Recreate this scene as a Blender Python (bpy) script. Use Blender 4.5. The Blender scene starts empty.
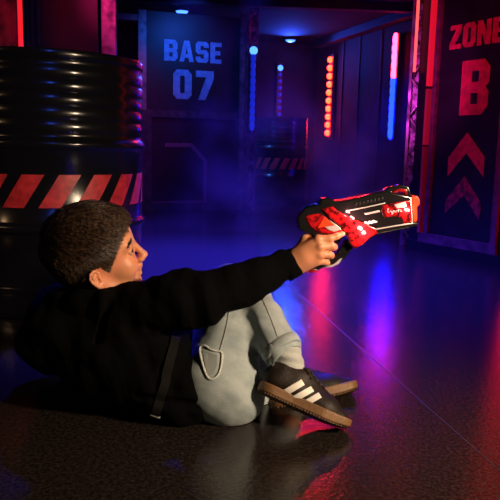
import bpy, math, random
import numpy as np
from mathutils import Vector, Matrix
from mathutils.bvhtree import BVHTree
random.seed(7)
rng = np.random.default_rng(7)
SC = bpy.context.scene
COL = SC.collection
R = math.radians

# ------------------------------------------------------------------ camera
FPX, CAMZ, PITCH, ROLL = 650.0, 0.58, R(8.83), 0.023
fw = Vector((0, math.cos(PITCH), -math.sin(PITCH)))
u0 = Vector((0, math.sin(PITCH), math.cos(PITCH)))
r0 = Vector((1, 0, 0))
rt = math.cos(ROLL) * r0 + math.sin(ROLL) * u0
up = -math.sin(ROLL) * r0 + math.cos(ROLL) * u0
CAM = Vector((0, 0, CAMZ))
cd = bpy.data.cameras.new('camera')
cam = bpy.data.objects.new('camera', cd)
COL.objects.link(cam)
M = Matrix((rt, up, -fw)).transposed().to_4x4()
M.translation = CAM
cam.matrix_world = M
cd.sensor_width = 36
cd.lens = 36 * FPX / 500
cd.clip_start = 0.05
SC.camera = cam


def ray(x, y):
    return fw + rt * ((x - 250) / FPX) - up * ((y - 250) / FPX)


def P(x, y, Y):
    d = ray(x, y)
    return CAM + d * (Y / d.y)


def floor_pt(x, y):
    d = ray(x, y)
    return CAM + d * (-CAMZ / d.z)


class Plane:
    """vertical plane: point o (x,y), unit direction u along it, n facing the camera side"""
    def __init__(s, o, u):
        s.o = Vector((o[0], o[1], 0))
        s.u = Vector((u[0], u[1], 0)).normalized()
        s.n = Vector((s.u.y, -s.u.x, 0))

    def sz(s, x, y):
        d = ray(x, y)
        t = (s.o - CAM).dot(s.n) / d.dot(s.n)
        q = CAM + d * t
        return ((q - s.o).dot(s.u), q.z)

    def w(s, a, z, out=0.0):
        return s.o + s.u * a + s.n * out + Vector((0, 0, z))

    def mat(s):
        # local x = along, y = up, z = outwards
        m = Matrix((s.u, Vector((0, 0, 1)), s.n)).transposed().to_4x4()
        m.translation = s.o
        return m


# ------------------------------------------------------------------ object helpers
def tag(o, label=None, cat=None, group=None, kind=None):
    if label: o['label'] = label
    if cat: o['category'] = cat
    if group: o['group'] = group
    if kind: o['kind'] = kind
    return o


def link(name, me, mat=None, parent=None, smooth=False):
    o = bpy.data.objects.new(name, me)
    COL.objects.link(o)
    if mat is not None and len(me.materials) == 0:
        me.materials.append(mat)
    if smooth:
        me.polygons.foreach_set('use_smooth', [True] * len(me.polygons))
    if parent is not None:
        o.parent = parent
        if parent.type == 'EMPTY' or parent.matrix_basis != Matrix():
            o.matrix_parent_inverse = full(parent).inverted()
    return o


def full(o):
    m = o.matrix_basis.copy()
    if o.parent:
        m = full(o.parent) @ o.matrix_parent_inverse @ m
    return m


def empty(name, loc, label, cat, group=None):
    o = bpy.data.objects.new(name, None)
    o.empty_display_size = 0.05
    o.location = loc
    COL.objects.link(o)
    return tag(o, label, cat, group)


class MB:
    def __init__(s):
        s.v, s.f = [], []

    def add(s, vs, fs):
        k = len(s.v)
        s.v += [tuple(v) for v in vs]
        s.f += [tuple(i + k for i in f) for f in fs]
        return s

    def box(s, c, size, mat=None):
        x, y, z = [a / 2 for a in size]
        vs = [Vector((a * x, b * y, d * z)) for a in (-1, 1) for b in (-1, 1) for d in (-1, 1)]
        m = mat or Matrix()
        vs = [m @ (v + Vector(c)) for v in vs]
        return s.add(vs, [(0, 1, 3, 2), (4, 6, 7, 5), (0, 4, 5, 1), (2, 3, 7, 6), (0, 2, 6, 4), (1, 5, 7, 3)])

    def tube(s, pts, rad, n=8, caps=True):
        pts = [Vector(p) for p in pts]
        rs = rad if isinstance(rad, (list, tuple)) else [rad] * len(pts)
        k = len(pts)
        prev = None
        vs = []
        for i, p in enumerate(pts):
            t = (pts[min(i + 1, k - 1)] - pts[max(i - 1, 0)]).normalized()
            a = prev if prev is not None else (Vector((0, 0, 1)) if abs(t.z) < .9 else Vector((1, 0, 0)))
            a = (a - t * a.dot(t)).normalized()
            b = t.cross(a)
            prev = a
            for j in range(n):
                an = 2 * math.pi * j / n
                vs.append(p + (a * math.cos(an) + b * math.sin(an)) * rs[i])
        fs = []
        for i in range(k - 1):
            for j in range(n):
                j2 = (j + 1) % n
                fs.append((i * n + j, i * n + j2, (i + 1) * n + j2, (i + 1) * n + j))
        if caps:
            fs.append(tuple(range(n - 1, -1, -1)))
            fs.append(tuple((k - 1) * n + j for j in range(n)))
        return s.add(vs, fs)

    def lathe(s, prof, n=64, c=(0, 0, 0), closed=True):
        vs, fs = [], []
        k = len(prof)
        for r_, z in prof:
            for j in range(n):
                an = 2 * math.pi * j / n
                vs.append((c[0] + r_ * math.cos(an), c[1] + r_ * math.sin(an), c[2] + z))
        for i in range(k - 1):
            for j in range(n):
                j2 = (j + 1) % n
                fs.append((i * n + j, i * n + j2, (i + 1) * n + j2, (i + 1) * n + j))
        if closed:
            fs.append(tuple(range(n - 1, -1, -1)))
            fs.append(tuple((k - 1) * n + j for j in range(n)))
        return s.add(vs, fs)

    def build(s, name, mat=None, parent=None, smooth=False, bevel=0.0, sharp=None):
        me = bpy.data.meshes.new(name)
        me.from_pydata(s.v, [], s.f)
        me.update()
        o = link(name, me, mat, parent, smooth)
        if smooth and sharp:
            me.set_sharp_from_angle(angle=R(sharp))
        if bevel:
            b = o.modifiers.new('bevel', 'BEVEL')
            b.width = bevel
            b.segments = 2
            b.limit_method = 'ANGLE'
        return o


def shape(outlines, depth, bevel=0.0, mat=None):
    """filled 2D outlines (with holes) extruded symmetrically in z -> mesh"""
    cu = bpy.data.curves.new('shape', 'CURVE')
    cu.dimensions = '2D'
    cu.fill_mode = 'BOTH'
    cu.extrude = max(depth / 2 - bevel, 1e-5)
    cu.bevel_depth = bevel
    cu.bevel_resolution = 2
    cu.offset = -bevel
    for ol in outlines:
        sp = cu.splines.new('POLY')
        sp.points.add(len(ol) - 1)
        for p, q in zip(sp.points, ol):
            p.co = (q[0], q[1], 0, 1)
        sp.use_cyclic_u = True
    t = bpy.data.objects.new('shape', cu)
    COL.objects.link(t)
    bpy.context.view_layer.update()
    dg = bpy.context.evaluated_depsgraph_get()
    me = bpy.data.meshes.new_from_object(t.evaluated_get(dg))
    bpy.data.objects.remove(t)
    bpy.data.curves.remove(cu)
    me.materials.clear()
    if mat is not None:
        me.transform(mat)
    return me


def join(meshes, name='joined'):
    b = MB()
    for me in meshes:
        b.add([v.co for v in me.vertices], [tuple(p.vertices) for p in me.polygons])
        bpy.data.meshes.remove(me)
    me = bpy.data.meshes.new(name)
    me.from_pydata(b.v, [], b.f)
    me.update()
    return me


# ------------------------------------------------------------------ materials
def nodes(m):
    m.use_nodes = True
    return m.node_tree.nodes, m.node_tree.links


def mat(name, col, rough=.5, metal=0., spec=.5, bump=0., bscale=60., col2=None, cscale=20., rvar=0., coat=0.,
        emit=None, estr=0., sheen=0., sss=0., detail=6., lo=.35, hi=.65):
    m = bpy.data.materials.new(name)
    n, l = nodes(m)
    b = n['Principled BSDF']
    b.inputs['Base Color'].default_value = (*col, 1)
    b.inputs['Roughness'].default_value = rough
    b.inputs['Metallic'].default_value = metal
    b.inputs['Specular IOR Level'].default_value = spec
    if coat:
        b.inputs['Coat Weight'].default_value = coat
        b.inputs['Coat Roughness'].default_value = .08
    if sheen:
        b.inputs['Sheen Weight'].default_value = sheen
        b.inputs['Sheen Roughness'].default_value = .5
    if sss:
        b.inputs['Subsurface Weight'].default_value = sss
        b.inputs['Subsurface Radius'].default_value = (1, .35, .2)
        b.inputs['Subsurface Scale'].default_value = .006
    if emit:
        b.inputs['Emission Color'].default_value = (*emit, 1)
        b.inputs['Emission Strength'].default_value = estr
    tc = n.new('ShaderNodeTexCoord')
    if col2 is not None or rvar:
        t = n.new('ShaderNodeTexNoise')
        t.inputs['Scale'].default_value = cscale
        t.inputs['Detail'].default_value = detail
        l.new(tc.outputs['Object'], t.inputs['Vector'])
        mr = n.new('ShaderNodeMapRange')
        mr.inputs['From Min'].default_value = lo
        mr.inputs['From Max'].default_value = hi
        l.new(t.outputs['Fac'], mr.inputs['Value'])
        if col2 is not None:
            mx = n.new('ShaderNodeMix')
            mx.data_type = 'RGBA'
            mx.inputs[6].default_value = (*col, 1)
            mx.inputs[7].default_value = (*col2, 1)
            l.new(mr.outputs['Result'], mx.inputs[0])
            l.new(mx.outputs[2], b.inputs['Base Color'])
        if rvar:
            r2 = n.new('ShaderNodeMapRange')
            r2.inputs['To Min'].default_value = max(rough - rvar, .02)
            r2.inputs['To Max'].default_value = rough + rvar
            l.new(mr.outputs['Result'], r2.inputs['Value'])
            l.new(r2.outputs['Result'], b.inputs['Roughness'])
    if bump:
        t = n.new('ShaderNodeTexNoise')
        t.inputs['Scale'].default_value = bscale
        t.inputs['Detail'].default_value = 4
        l.new(tc.outputs['Object'], t.inputs['Vector'])
        bp = n.new('ShaderNodeBump')
        bp.inputs['Strength'].default_value = bump
        bp.inputs['Distance'].default_value = .004
        l.new(t.outputs['Fac'], bp.inputs['Height'])
        l.new(bp.outputs['Normal'], b.inputs['Normal'])
    return m


def glow(name, col, s):
    m = bpy.data.materials.new(name)
    n, l = nodes(m)
    b = n['Principled BSDF']
    b.inputs['Base Color'].default_value = (*[.04 + .08 * c for c in col], 1)
    b.inputs['Emission Color'].default_value = (*col, 1)
    b.inputs['Emission Strength'].default_value = s
    return m


MAT = dict(
    wall=mat('wall_paint', (.008, .0075, .009), .8, spec=.2, col2=(.015, .014, .016), cscale=6, bump=.15, bscale=30),
    ceil=mat('ceiling_paint', (.007, .0065, .0075), .9, spec=.1, col2=(.013, .012, .013), cscale=5),
    steel=mat('worn_steel', (.30, .30, .32), .42, .6, col2=(.10, .10, .115), cscale=14, bump=.2, bscale=50, rvar=.12),
    beam=mat('black_beam', (.02, .02, .022), .7, .0, spec=.2, col2=(.012, .012, .014), cscale=16),
    dark_steel=mat('dark_steel', (.08, .08, .09), .45, .5, col2=(.035, .035, .04), cscale=16, bump=.2),
    truss=mat('scuffed_steel', (.34, .33, .36), .4, .5, col2=(.02, .02, .025), cscale=22, bump=.4, bscale=30, lo=.42, hi=.56),
    panel=mat('panel_black', (.0045, .0045, .005), .5, col2=(.009, .0085, .010), cscale=9, bump=.12, bscale=40),
    blue_paint=mat('pale_stencil_paint', (.30, .48, .62), .6, col2=(.2, .33, .45), cscale=30),
    red_paint=mat('red_stencil_paint', (.62, .035, .05), .55, col2=(.36, .02, .03), cscale=28, detail=10),
    worn_red=mat('worn_red_paint', (.36, .02, .03), .55, col2=(.06, .008, .01), cscale=34, detail=12, lo=.4, hi=.62),
    dim_line=mat('purple_line_paint', (.20, .10, .16), .55, col2=(.12, .06, .1), cscale=30),
    drum=mat('black_drum_enamel', (.006, .006, .007), .2, .0, spec=.42, bump=.06, bscale=22, rvar=.05, cscale=9),
    drum_red=mat('drum_red_paint', (.62, .03, .03), .45, col2=(.36, .015, .018), cscale=36, detail=10),
    black_plastic=mat('black_plastic', (.012, .012, .013), .32, bump=.1, bscale=200),
    gloss_black=mat('gloss_black_plastic', (.010, .010, .011), .16, coat=.4),
    red_shell=mat('red_gloss_plastic_glow', (.50, .008, .012), .2, coat=.6, emit=(1, .01, .015), estr=.06,
                  col2=(.02, .002, .003), cscale=85, lo=.44, hi=.60),  # faint emission stands in for LED light inside the shell
    orange=mat('orange_plastic_glow', (.88, .055, .008), .35, emit=(1, .06, .01), estr=.10),  # slight glow added by emission; this plastic is no lamp
    silver=mat('silver_plastic', (.62, .64, .62), .3, .3),
    white=mat('white_print', (.8, .8, .8), .5),
    skin=mat('skin', (.70, .31, .155), .46, sss=.2, col2=(.74, .29, .16), cscale=22, bump=.06, bscale=160),
    hair=mat('dark_brown_hair', (.013, .0075, .0045), .38, spec=.4, col2=(.092, .052, .028), cscale=160, lo=.4, hi=.62),
    scalp=mat('hair_base', (.010, .006, .004), .6),
    brow=mat('brow_hair', (.02, .011, .007), .6),
    eyewhite=mat('eye_white', (.62, .58, .54), .2),
    iris=mat('dark_iris', (.02, .012, .008), .1),
    lip=mat('lip_skin', (.58, .20, .13), .45, sss=.2),
    hoodie=mat('black_fleece', (.0024, .0024, .0026), 1., spec=.04, bump=.25, bscale=300),
    rib=mat('black_rib_knit', (.0025, .0025, .0027), 1., spec=.05, bump=.3, bscale=400),
    strap=mat('charcoal_webbing', (.004, .0038, .0036), .85, spec=.2, bump=.2, bscale=500),
    denim=mat('pale_denim', (.38, .44, .45), .82, spec=.2, col2=(.28, .34, .36), cscale=30, bump=.16, bscale=420, detail=9),
    stitch=mat('denim_edge', (.52, .56, .53), .8, bump=.3, bscale=400),
    denim_in=mat('denim_shadow_lining', (.25, .28, .28), .9),
    seam=mat('denim_seam', (.27, .30, .30), .85),
    sock=mat('pale_sock', (.44, .47, .46), .9, bump=.3, bscale=300),
    suede=mat('dark_brown_leather', (.017, .010, .007), .55, spec=.3, col2=(.010, .0065, .005), cscale=60, bump=.2, bscale=200),
    gum=mat('gum_rubber', (.20, .10, .038), .55, col2=(.14, .068, .026), cscale=40, bump=.2, bscale=180),
    tread=mat('dark_gum_tread', (.10, .055, .028), .7, bump=.5, bscale=150),
    stripe=mat('white_leather', (.80, .76, .70), .5),
    lace=mat('brown_lace', (.028, .018, .013), .8),
    strip_housing=mat('dark_channel', (.02, .02, .022), .5),
    trim=mat('floor_seam', (.05, .045, .05), .4),
)


def floor_material():
    m = bpy.data.materials.new('scuffed_floor')
    n, l = nodes(m)
    b = n['Principled BSDF']
    tc = n.new('ShaderNodeTexCoord')

    def noise(scale, det, rough=.6):
        t = n.new('ShaderNodeTexNoise')
        t.inputs['Scale'].default_value = scale
        t.inputs['Detail'].default_value = det
        t.inputs['Roughness'].default_value = rough
        l.new(tc.outputs['Object'], t.inputs['Vector'])
        return t.outputs['Fac']

    def mapr(v, a, b_, c, d):
        r_ = n.new('ShaderNodeMapRange')
        for k, x in zip(('From Min', 'From Max', 'To Min', 'To Max'), (a, b_, c, d)):
            r_.inputs[k].default_value = x
        l.new(v, r_.inputs['Value'])
        return r_.outputs['Result']
    fine, big = noise(130, 3, .7), noise(3.5, 8)
    mx = n.new('ShaderNodeMix'); mx.data_type = 'RGBA'
    mx.inputs[6].default_value = (.009, .0072, .0066, 1)
    mx.inputs[7].default_value = (.045, .033, .028, 1)
    l.new(mapr(fine, .42, .74, 0, 1), mx.inputs[0])
    l.new(mx.outputs[2], b.inputs['Base Color'])
    l.new(mapr(big, .3, .7, .14, .19), b.inputs['Roughness'])
    b.inputs['Specular IOR Level'].default_value = .55
    bp = n.new('ShaderNodeBump')
    bp.inputs['Strength'].default_value = .42
    bp.inputs['Distance'].default_value = .0010
    l.new(noise(120, 4, .65), bp.inputs['Height'])
    l.new(bp.outputs['Normal'], b.inputs['Normal'])
    return m


# ------------------------------------------------------------------ SDF modelling
class Field:
    def __init__(s, lo, hi, h):
        s.lo = np.array(lo, float); s.h = h
        s.n = np.ceil((np.array(hi, float) - s.lo) / h).astype(int) + 1
        s.d = np.full(tuple(s.n), .08, np.float32)

    def block(s, lo, hi):
        a = np.clip(np.floor((np.array(lo) - s.lo) / s.h).astype(int), 0, s.n - 1)
        b = np.clip(np.ceil((np.array(hi) - s.lo) / s.h).astype(int) + 1, 1, s.n)
        sl = tuple(slice(i, max(j, i + 1)) for i, j in zip(a, b))
        g = [(s.lo[i] + s.h * np.arange(sl[i].start, sl[i].stop)).astype(np.float32) for i in range(3)]
        return sl, (g[0][:, None, None], g[1][None, :, None], g[2][None, None, :])

    def put(s, sl, d, k, op):
        o = s.d[sl]
        d = d.astype(np.float32)
        if op == 'add':
            if k > 0:
                h = np.clip(.5 + .5 * (o - d) / k, 0, 1)
                s.d[sl] = o + (d - o) * h - k * h * (1 - h)
            else:
                s.d[sl] = np.minimum(o, d)
        elif op == 'sub':
            nd = -d
            if k > 0:
                h = np.clip(.5 + .5 * (nd - o) / k, 0, 1)
                s.d[sl] = o + (nd - o) * h + k * h * (1 - h)
            else:
                s.d[sl] = np.maximum(o, nd)

    def cone(s, a, b, r1, r2, k=.01, flat=None, op='add'):
        a, b = np.array(a, float), np.array(b, float)
        rm = max(r1, r2) + k + 3 * s.h + .01
        sl, (X, Y, Z) = s.block(np.minimum(a, b) - rm, np.maximum(a, b) + rm)
        ba = b - a
        L = max(ba @ ba, 1e-9)
        px, py, pz = X - a[0], Y - a[1], Z - a[2]
        t = np.clip((px * ba[0] + py * ba[1] + pz * ba[2]) / L, 0, 1)
        qx, qy, qz = px - t * ba[0], py - t * ba[1], pz - t * ba[2]
        d2 = qx * qx + qy * qy + qz * qz
        r = r1 + (r2 - r1) * t
        if flat is not None:
            nrm, f = np.array(flat[0], float), flat[1]
            nrm = nrm / np.linalg.norm(nrm)
            dn = qx * nrm[0] + qy * nrm[1] + qz * nrm[2]
            d = (np.sqrt(np.maximum(d2 + dn * dn * (1 / f ** 2 - 1), 0)) - r) * f
        else:
            d = np.sqrt(d2) - r
        s.put(sl, d, k, op)
        return s

    def chain(s, pts, rs, k=.01, flat=None):
        for i in range(len(pts) - 1):
            s.cone(pts[i], pts[i + 1], rs[i], rs[i + 1], k, flat)
        return s

    def ell(s, c, r, rot=None, k=.01, op='add'):
        c, r = np.array(c, float), np.array(r, float)
        rm = r.max() + k + 3 * s.h + .01
        sl, (X, Y, Z) = s.block(c - rm, c + rm)
        px, py, pz = X - c[0], Y - c[1], Z - c[2]
        if rot is not None:
            A = np.array(rot)           # columns = local axes
            px, py, pz = (px * A[0, i] + py * A[1, i] + pz * A[2, i] for i in range(3))
        k0 = np.sqrt((px / r[0]) ** 2 + (py / r[1]) ** 2 + (pz / r[2]) ** 2)
        k1 = np.sqrt((px / r[0] ** 2) ** 2 + (py / r[1] ** 2) ** 2 + (pz / r[2] ** 2) ** 2) + 1e-9
        s.put(sl, k0 * (k0 - 1) / k1, k, op)
        return s

    def sample(s, p):
        g = (np.asarray(p) - s.lo) / s.h
        i = np.clip(np.floor(g).astype(int), 0, s.n - 2)
        f = g - i
        out = 0
        for a in (0, 1):
            for b in (0, 1):
                for c in (0, 1):
                    w = (f[:, 0] if a else 1 - f[:, 0]) * (f[:, 1] if b else 1 - f[:, 1]) * (f[:, 2] if c else 1 - f[:, 2])
                    out = out + w * s.d[i[:, 0] + a, i[:, 1] + b, i[:, 2] + c]
        return out

    def grad(s, p):
        e = s.h
        g = np.stack([s.sample(p + np.eye(3)[i] * e) - s.sample(p - np.eye(3)[i] * e) for i in range(3)], 1)
        return g / (np.linalg.norm(g, axis=1, keepdims=True) + 1e-9)

    def net(s):
        d = s.d
        ins = d < 0
        n = np.array(d.shape)
        cnt = np.zeros(tuple(n - 1), np.int8)
        for a in (0, 1):
            for b in (0, 1):
                for c in (0, 1):
                    cnt += ins[a:n[0] - 1 + a, b:n[1] - 1 + b, c:n[2] - 1 + c]
        I = np.argwhere((cnt > 0) & (cnt < 8))
        ids = np.full(tuple(n - 1), -1, np.int32)
        ids[I[:, 0], I[:, 1], I[:, 2]] = np.arange(len(I))
        acc = np.zeros((len(I), 3)); num = np.zeros(len(I))
        cor = [(a, b, c) for a in (0, 1) for b in (0, 1) for c in (0, 1)]
        val = {c: d[I[:, 0] + c[0], I[:, 1] + c[1], I[:, 2] + c[2]].astype(float) for c in cor}
        for c in cor:
            for ax in range(3):
                if c[ax] == 0:
                    e = list(c); e[ax] = 1; e = tuple(e)
                    v1, v2 = val[c], val[e]
                    m = (v1 < 0) != (v2 < 0)
                    t = np.where(m, v1 / np.where(m, v1 - v2, 1), 0)
                    p = np.tile(np.array(c, float), (len(I), 1))
                    p[:, ax] += t
                    acc[m] += p[m]; num[m] += 1
        V = (I + acc / num[:, None]) * s.h + s.lo
        F = []
        for ax in range(3):
            b, c = (ax + 1) % 3, (ax + 2) % 3
            sl1 = [slice(1, -1)] * 3; sl2 = [slice(1, -1)] * 3
            sl1[ax] = slice(0, -1); sl2[ax] = slice(1, None)
            A, B = ins[tuple(sl1)], ins[tuple(sl2)]
            E = np.argwhere(A != B)
            off = np.ones(3, int); off[ax] = 0
            G = E + off
            fl = A[E[:, 0], E[:, 1], E[:, 2]]
            q = []
            for db, dc in ((0, 0), (-1, 0), (-1, -1), (0, -1)):
                H = G.copy(); H[:, b] += db; H[:, c] += dc
                q.append(ids[H[:, 0], H[:, 1], H[:, 2]])
            q = np.stack(q, 1)
            q = np.where(fl[:, None], q, q[:, ::-1])
            F.append(q)
        F = np.concatenate(F)
        F = F[(F >= 0).all(1)]
        return V, F


def mesh_np(name, V, F, mats, mi=None):
    me = bpy.data.meshes.new(name)
    me.from_pydata(V.tolist(), [], F.tolist())
    for m in mats:
        me.materials.append(m)
    if mi is not None:
        me.polygons.foreach_set('material_index', mi.astype(int).tolist())
    me.polygons.foreach_set('use_smooth', [True] * len(me.polygons))
    me.update()
    return me


def smooth_np(V, F, it=1, lam=.5):
    V = V.copy()
    for _ in range(it):
        acc = np.zeros_like(V); cn = np.zeros(len(V))
        for i in range(4):
            a, b = F[:, i], F[:, (i + 1) % 4]
            np.add.at(acc, a, V[b]); np.add.at(cn, a, 1)
            np.add.at(acc, b, V[a]); np.add.at(cn, b, 1)
        V += lam * (acc / np.maximum(cn, 1)[:, None] - V)
    return V


# ================================================================== THE ROOM
CEIL = 1.83
TH = R(19)
cu, su = math.cos(TH), math.sin(TH)
base_pl = Plane((-.56, 6.1), (math.cos(R(17)), math.sin(R(17))))
far_pl = Plane((.67, 8.1), (cu, su))                     # back wall, through the far corner
farR_pl = Plane((1.36, 6.1), (su, -cu))                   # right wall, running toward the camera
fa, fb = floor_pt(406, 248), floor_pt(500, 267)
zone_pl = Plane((fa.x, fa.y), (fb.x - fa.x, fb.y - fa.y))


def slab(name, pl, s0, s1, z0, z1, th, m, parent=None, front=0.0):
    """box standing on a plane; its front face is `front` in front of the plane, thickness th behind it"""
    b = MB()
    b.box(((s0 + s1) / 2, (z0 + z1) / 2, front - th / 2), (s1 - s0, z1 - z0, th), pl.mat())
    return b.build(name, m, parent)


fl = MB().box((0, 4, -.05), (9, 13, .1)).build('floor', floor_material()); tag(fl, kind='structure')
cl = MB().box((0, 4, CEIL + .05), (9, 13, .1)).build('ceiling', MAT['ceil']); tag(cl, kind='structure')
tag(slab('wall_back', far_pl, -5, .35, 0, CEIL, .1, MAT['wall']), kind='structure')
tag(slab('wall_right', farR_pl, -1.9, 6.5, 0, CEIL, .1, MAT['wall']), kind='structure')
wl_pl = Plane((-3.0, 4), (0, 1))
tag(slab('wall_left', wl_pl, -6, 3.5, 0, CEIL, .1, MAT['wall']), kind='structure')
tag(MB().box((0, -2.3, CEIL / 2), (8, .1, CEIL)).build('wall_front', MAT['wall']), kind='structure')

# ceiling beams: one along the right wall head, two across
b = MB()
s0, _ = farR_pl.sz(322, 33)
b.box(((s0 + 6) / 2, CEIL - .04, .05), (6 - s0, .08, .1), farR_pl.mat())
tag(b.build('trim_1', MAT['beam'], bevel=.004), kind='structure')
for i, Y in enumerate((4.55, 5.75)):
    b = MB()
    m = Matrix.Translation((0, Y, CEIL - .03)) @ Matrix.Rotation(TH * .2, 4, 'Z')
    b.box((.2, 0, 0), (5.2, .08, .06), m)
    tag(b.build('trim_%d' % (i + 2), MAT['beam'], bevel=.004), kind='structure')
# seams of the right wall boards
b = MB()
for px in (357, 341, 378):
    s, z = farR_pl.sz(px, 120)
    b.box((s, CEIL / 2, .004), (.018, CEIL, .012), farR_pl.mat())
tag(b.build('trim_4', MAT['beam']), kind='structure')
# floor seam
p1, p2 = floor_pt(288, 284), floor_pt(500, 471)
dv = (p2 - p1)
b = MB()
q1, q2 = p1 - dv * .35, p2 + dv * .3
sd = Vector((-dv.y, dv.x, 0)).normalized() * .0009
b.add([q1 - sd, q1 + sd, q2 + sd, q2 - sd] + [v + Vector((0, 0, .0006)) for v in (q1 - sd, q1 + sd, q2 + sd, q2 - sd)],
      [(4, 5, 6, 7), (0, 1, 5, 4), (1, 2, 6, 5), (2, 3, 7, 6), (3, 0, 4, 7)])
tag(b.build('trim_5', MAT['trim']), kind='structure')

# ------------------------------------------------------------------ lettering
GL = dict(
    B=[[(0, 0), (.57, 0), (.72, .15), (.72, .42), (.64, .5), (.72, .58), (.72, .85), (.57, 1), (0, 1)],
       [(.27, .2), (.46, .2), (.46, .4), (.27, .4)], [(.27, .6), (.46, .6), (.46, .8), (.27, .8)]],
    A=[[(0, 0), (.24, 0), (.29, .18), (.49, .18), (.54, 0), (.78, 0), (.53, 1), (.25, 1)],
       [(.33, .37), (.45, .37), (.39, .7)]],
    S=[[(0, .12), (.12, 0), (.58, 0), (.7, .12), (.7, .48), (.58, .6), (.26, .6), (.26, .8), (.44, .8), (.44, .72), (.7, .72),
        (.7, .88), (.58, 1), (.12, 1), (0, .88), (0, .52), (.12, .4), (.44, .4), (.44, .2), (.26, .2), (.26, .28), (0, .28)]],
    E=[[(0, 0), (.62, 0), (.62, .2), (.26, .2), (.26, .4), (.55, .4), (.55, .6), (.26, .6), (.26, .8), (.62, .8), (.62, 1), (0, 1)]],
    O=[[(.15, 0), (.57, 0), (.72, .15), (.72, .85), (.57, 1), (.15, 1), (0, .85), (0, .15)],
       [(.27, .24), (.31, .2), (.41, .2), (.45, .24), (.45, .76), (.41, .8), (.31, .8), (.27, .76)]],
    Z=[[(0, 0), (.68, 0), (.68, .2), (.3, .2), (.68, .75), (.68, 1), (0, 1), (0, .8), (.36, .8), (0, .25)]],
    N=[[(0, 0), (.24, 0), (.24, .52), (.48, 0), (.74, 0), (.74, 1), (.5, 1), (.5, .48), (.26, 1), (0, 1)]],
)
GL['0'] = GL['O']
GL['7'] = [[(.1, 0), (.38, 0), (.7, .72), (.7, 1), (0, 1), (0, .78), (.4, .78)]]
GW = dict(B=.72, A=.78, S=.7, E=.62, O=.72, Z=.68, N=.74); GW['0'] = .72; GW['7'] = .7


def word(txt, pl, s0, s1, z0, z1, out, gap=.1, th=.003):
    tot = sum(GW[c] for c in txt) + gap * (len(txt) - 1)
    k = (s1 - s0) / tot
    x = 0
    ms = []
    for c in txt:
        ol = [[(s0 + (x + a) * k, z0 + b * (z1 - z0)) for a, b in o] for o in GL[c]]
        me = shape(ol, th)
        me.transform(pl.mat() @ Matrix.Translation((0, 0, out)))
        ms.append(me)
        x += GW[c] + gap
    return join(ms, 'lettering')


def px_shape(pl, outlines, th, out, bevel=0):
    me = shape([[pl.sz(*p) for p in o] for o in outlines], th, bevel)
    me.transform(pl.mat() @ Matrix.Translation((0, 0, out)))
    return me


# ------------------------------------------------------------------ BASE 07 panel
sL, _ = base_pl.sz(146, 115); sR, _ = base_pl.sz(239, 115)
_, zt = base_pl.sz(190, 14); _, zr = base_pl.sz(190, 115)
bp = empty('arena_panel', base_pl.w((sL + sR) / 2, 0), 'black steel-framed panel stencilled BASE 07 in pale blue', 'panel')
slab('upper_board', base_pl, sL, sR, zr, zt, .04, MAT['panel'], bp)
slab('lower_board', base_pl, sL, sR, .05, zr, .04, MAT['panel'], bp, -.004)
slab('cross_rail', base_pl, sL, sR, zr - .03, zr + .035, .05, MAT['dark_steel'], bp, .025)
slab('bottom_rail', base_pl, sL - .05, sR, .0, .07, .05, MAT['dark_steel'], bp, .02)
slab('frame_post', base_pl, sR - .005, sR + .045, 0, CEIL - .01, .06, MAT['steel'], bp, .03)
sb0, _ = base_pl.sz(138, 60); sb1, _ = base_pl.sz(146, 60)
slab('frame_post', base_pl, sb0, sL, zr, zt + .0, .06, MAT['steel'], bp, .03)
sb2, _ = base_pl.sz(141, 160); sb3, _ = base_pl.sz(151, 160)
slab('frame_post', base_pl, sb2, sb3, 0, zr + .03, .06, MAT['dark_steel'], bp, .035)
s0, _ = base_pl.sz(164, 50); s1, _ = base_pl.sz(221.5, 50)
_, z1 = base_pl.sz(166, 39.2); _, z0 = base_pl.sz(166, 60.5)
link('lettering', word('BASE', base_pl, s0, s1, z0, z1, .003), MAT['blue_paint'], bp)
s0, _ = base_pl.sz(173, 85); s1, _ = base_pl.sz(213.5, 85)
_, z1 = base_pl.sz(180, 69.5); _, z0 = base_pl.sz(180, 99)
link('lettering', word('07', base_pl, s0, s1, z0, z1, .003, gap=.16), MAT['blue_paint'], bp)
ol_o = [(165, 143), (192, 143), (207, 160), (206.5, 204), (151, 206), (151, 201.5), (203, 200), (203.5, 161.5), (190.5, 147), (165, 147)]
o = link('outline_marking', px_shape(base_pl, [ol_o], .004, .0), MAT['dim_line'], bp)
tag(o, 'dull purple chamfered outline')

# posts and header left of the BASE panel
lp_pl = Plane(tuple(P(108, 100, 4.6).xy), (1, .12))


def post(name, pl, pxl, pxr, py, z0, z1, depth, m, label, cat='post', front=0.0, bev=.004):
    a, _ = pl.sz(pxl, py); c, _ = pl.sz(pxr, py)
    b = MB()
    b.box(((a + c) / 2, (z0 + z1) / 2, front - depth / 2), (c - a, z1 - z0, depth), pl.mat())
    o = b.build(name, m, None, bevel=bev)
    return tag(o, label, cat)


post('steel_post', lp_pl, 101, 116, 25, 0, CEIL, .08, MAT['steel'], 'square steel post glowing magenta behind the big black drum')
s0, _ = base_pl.sz(116, 17); s1, _ = base_pl.sz(137.5, 17)
_, z0 = base_pl.sz(130, 20.5); _, z1 = base_pl.sz(130, 14)
b = MB(); b.box(((s0 - .1 + s1) / 2, (z0 + z1) / 2, 0), (s1 - s0 + .1, z1 - z0, .06), base_pl.mat())
tag(b.build('header_bar', MAT['steel'], bevel=.004), 'short blue-lit horizontal steel bar left of the BASE panel', 'bar')

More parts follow.
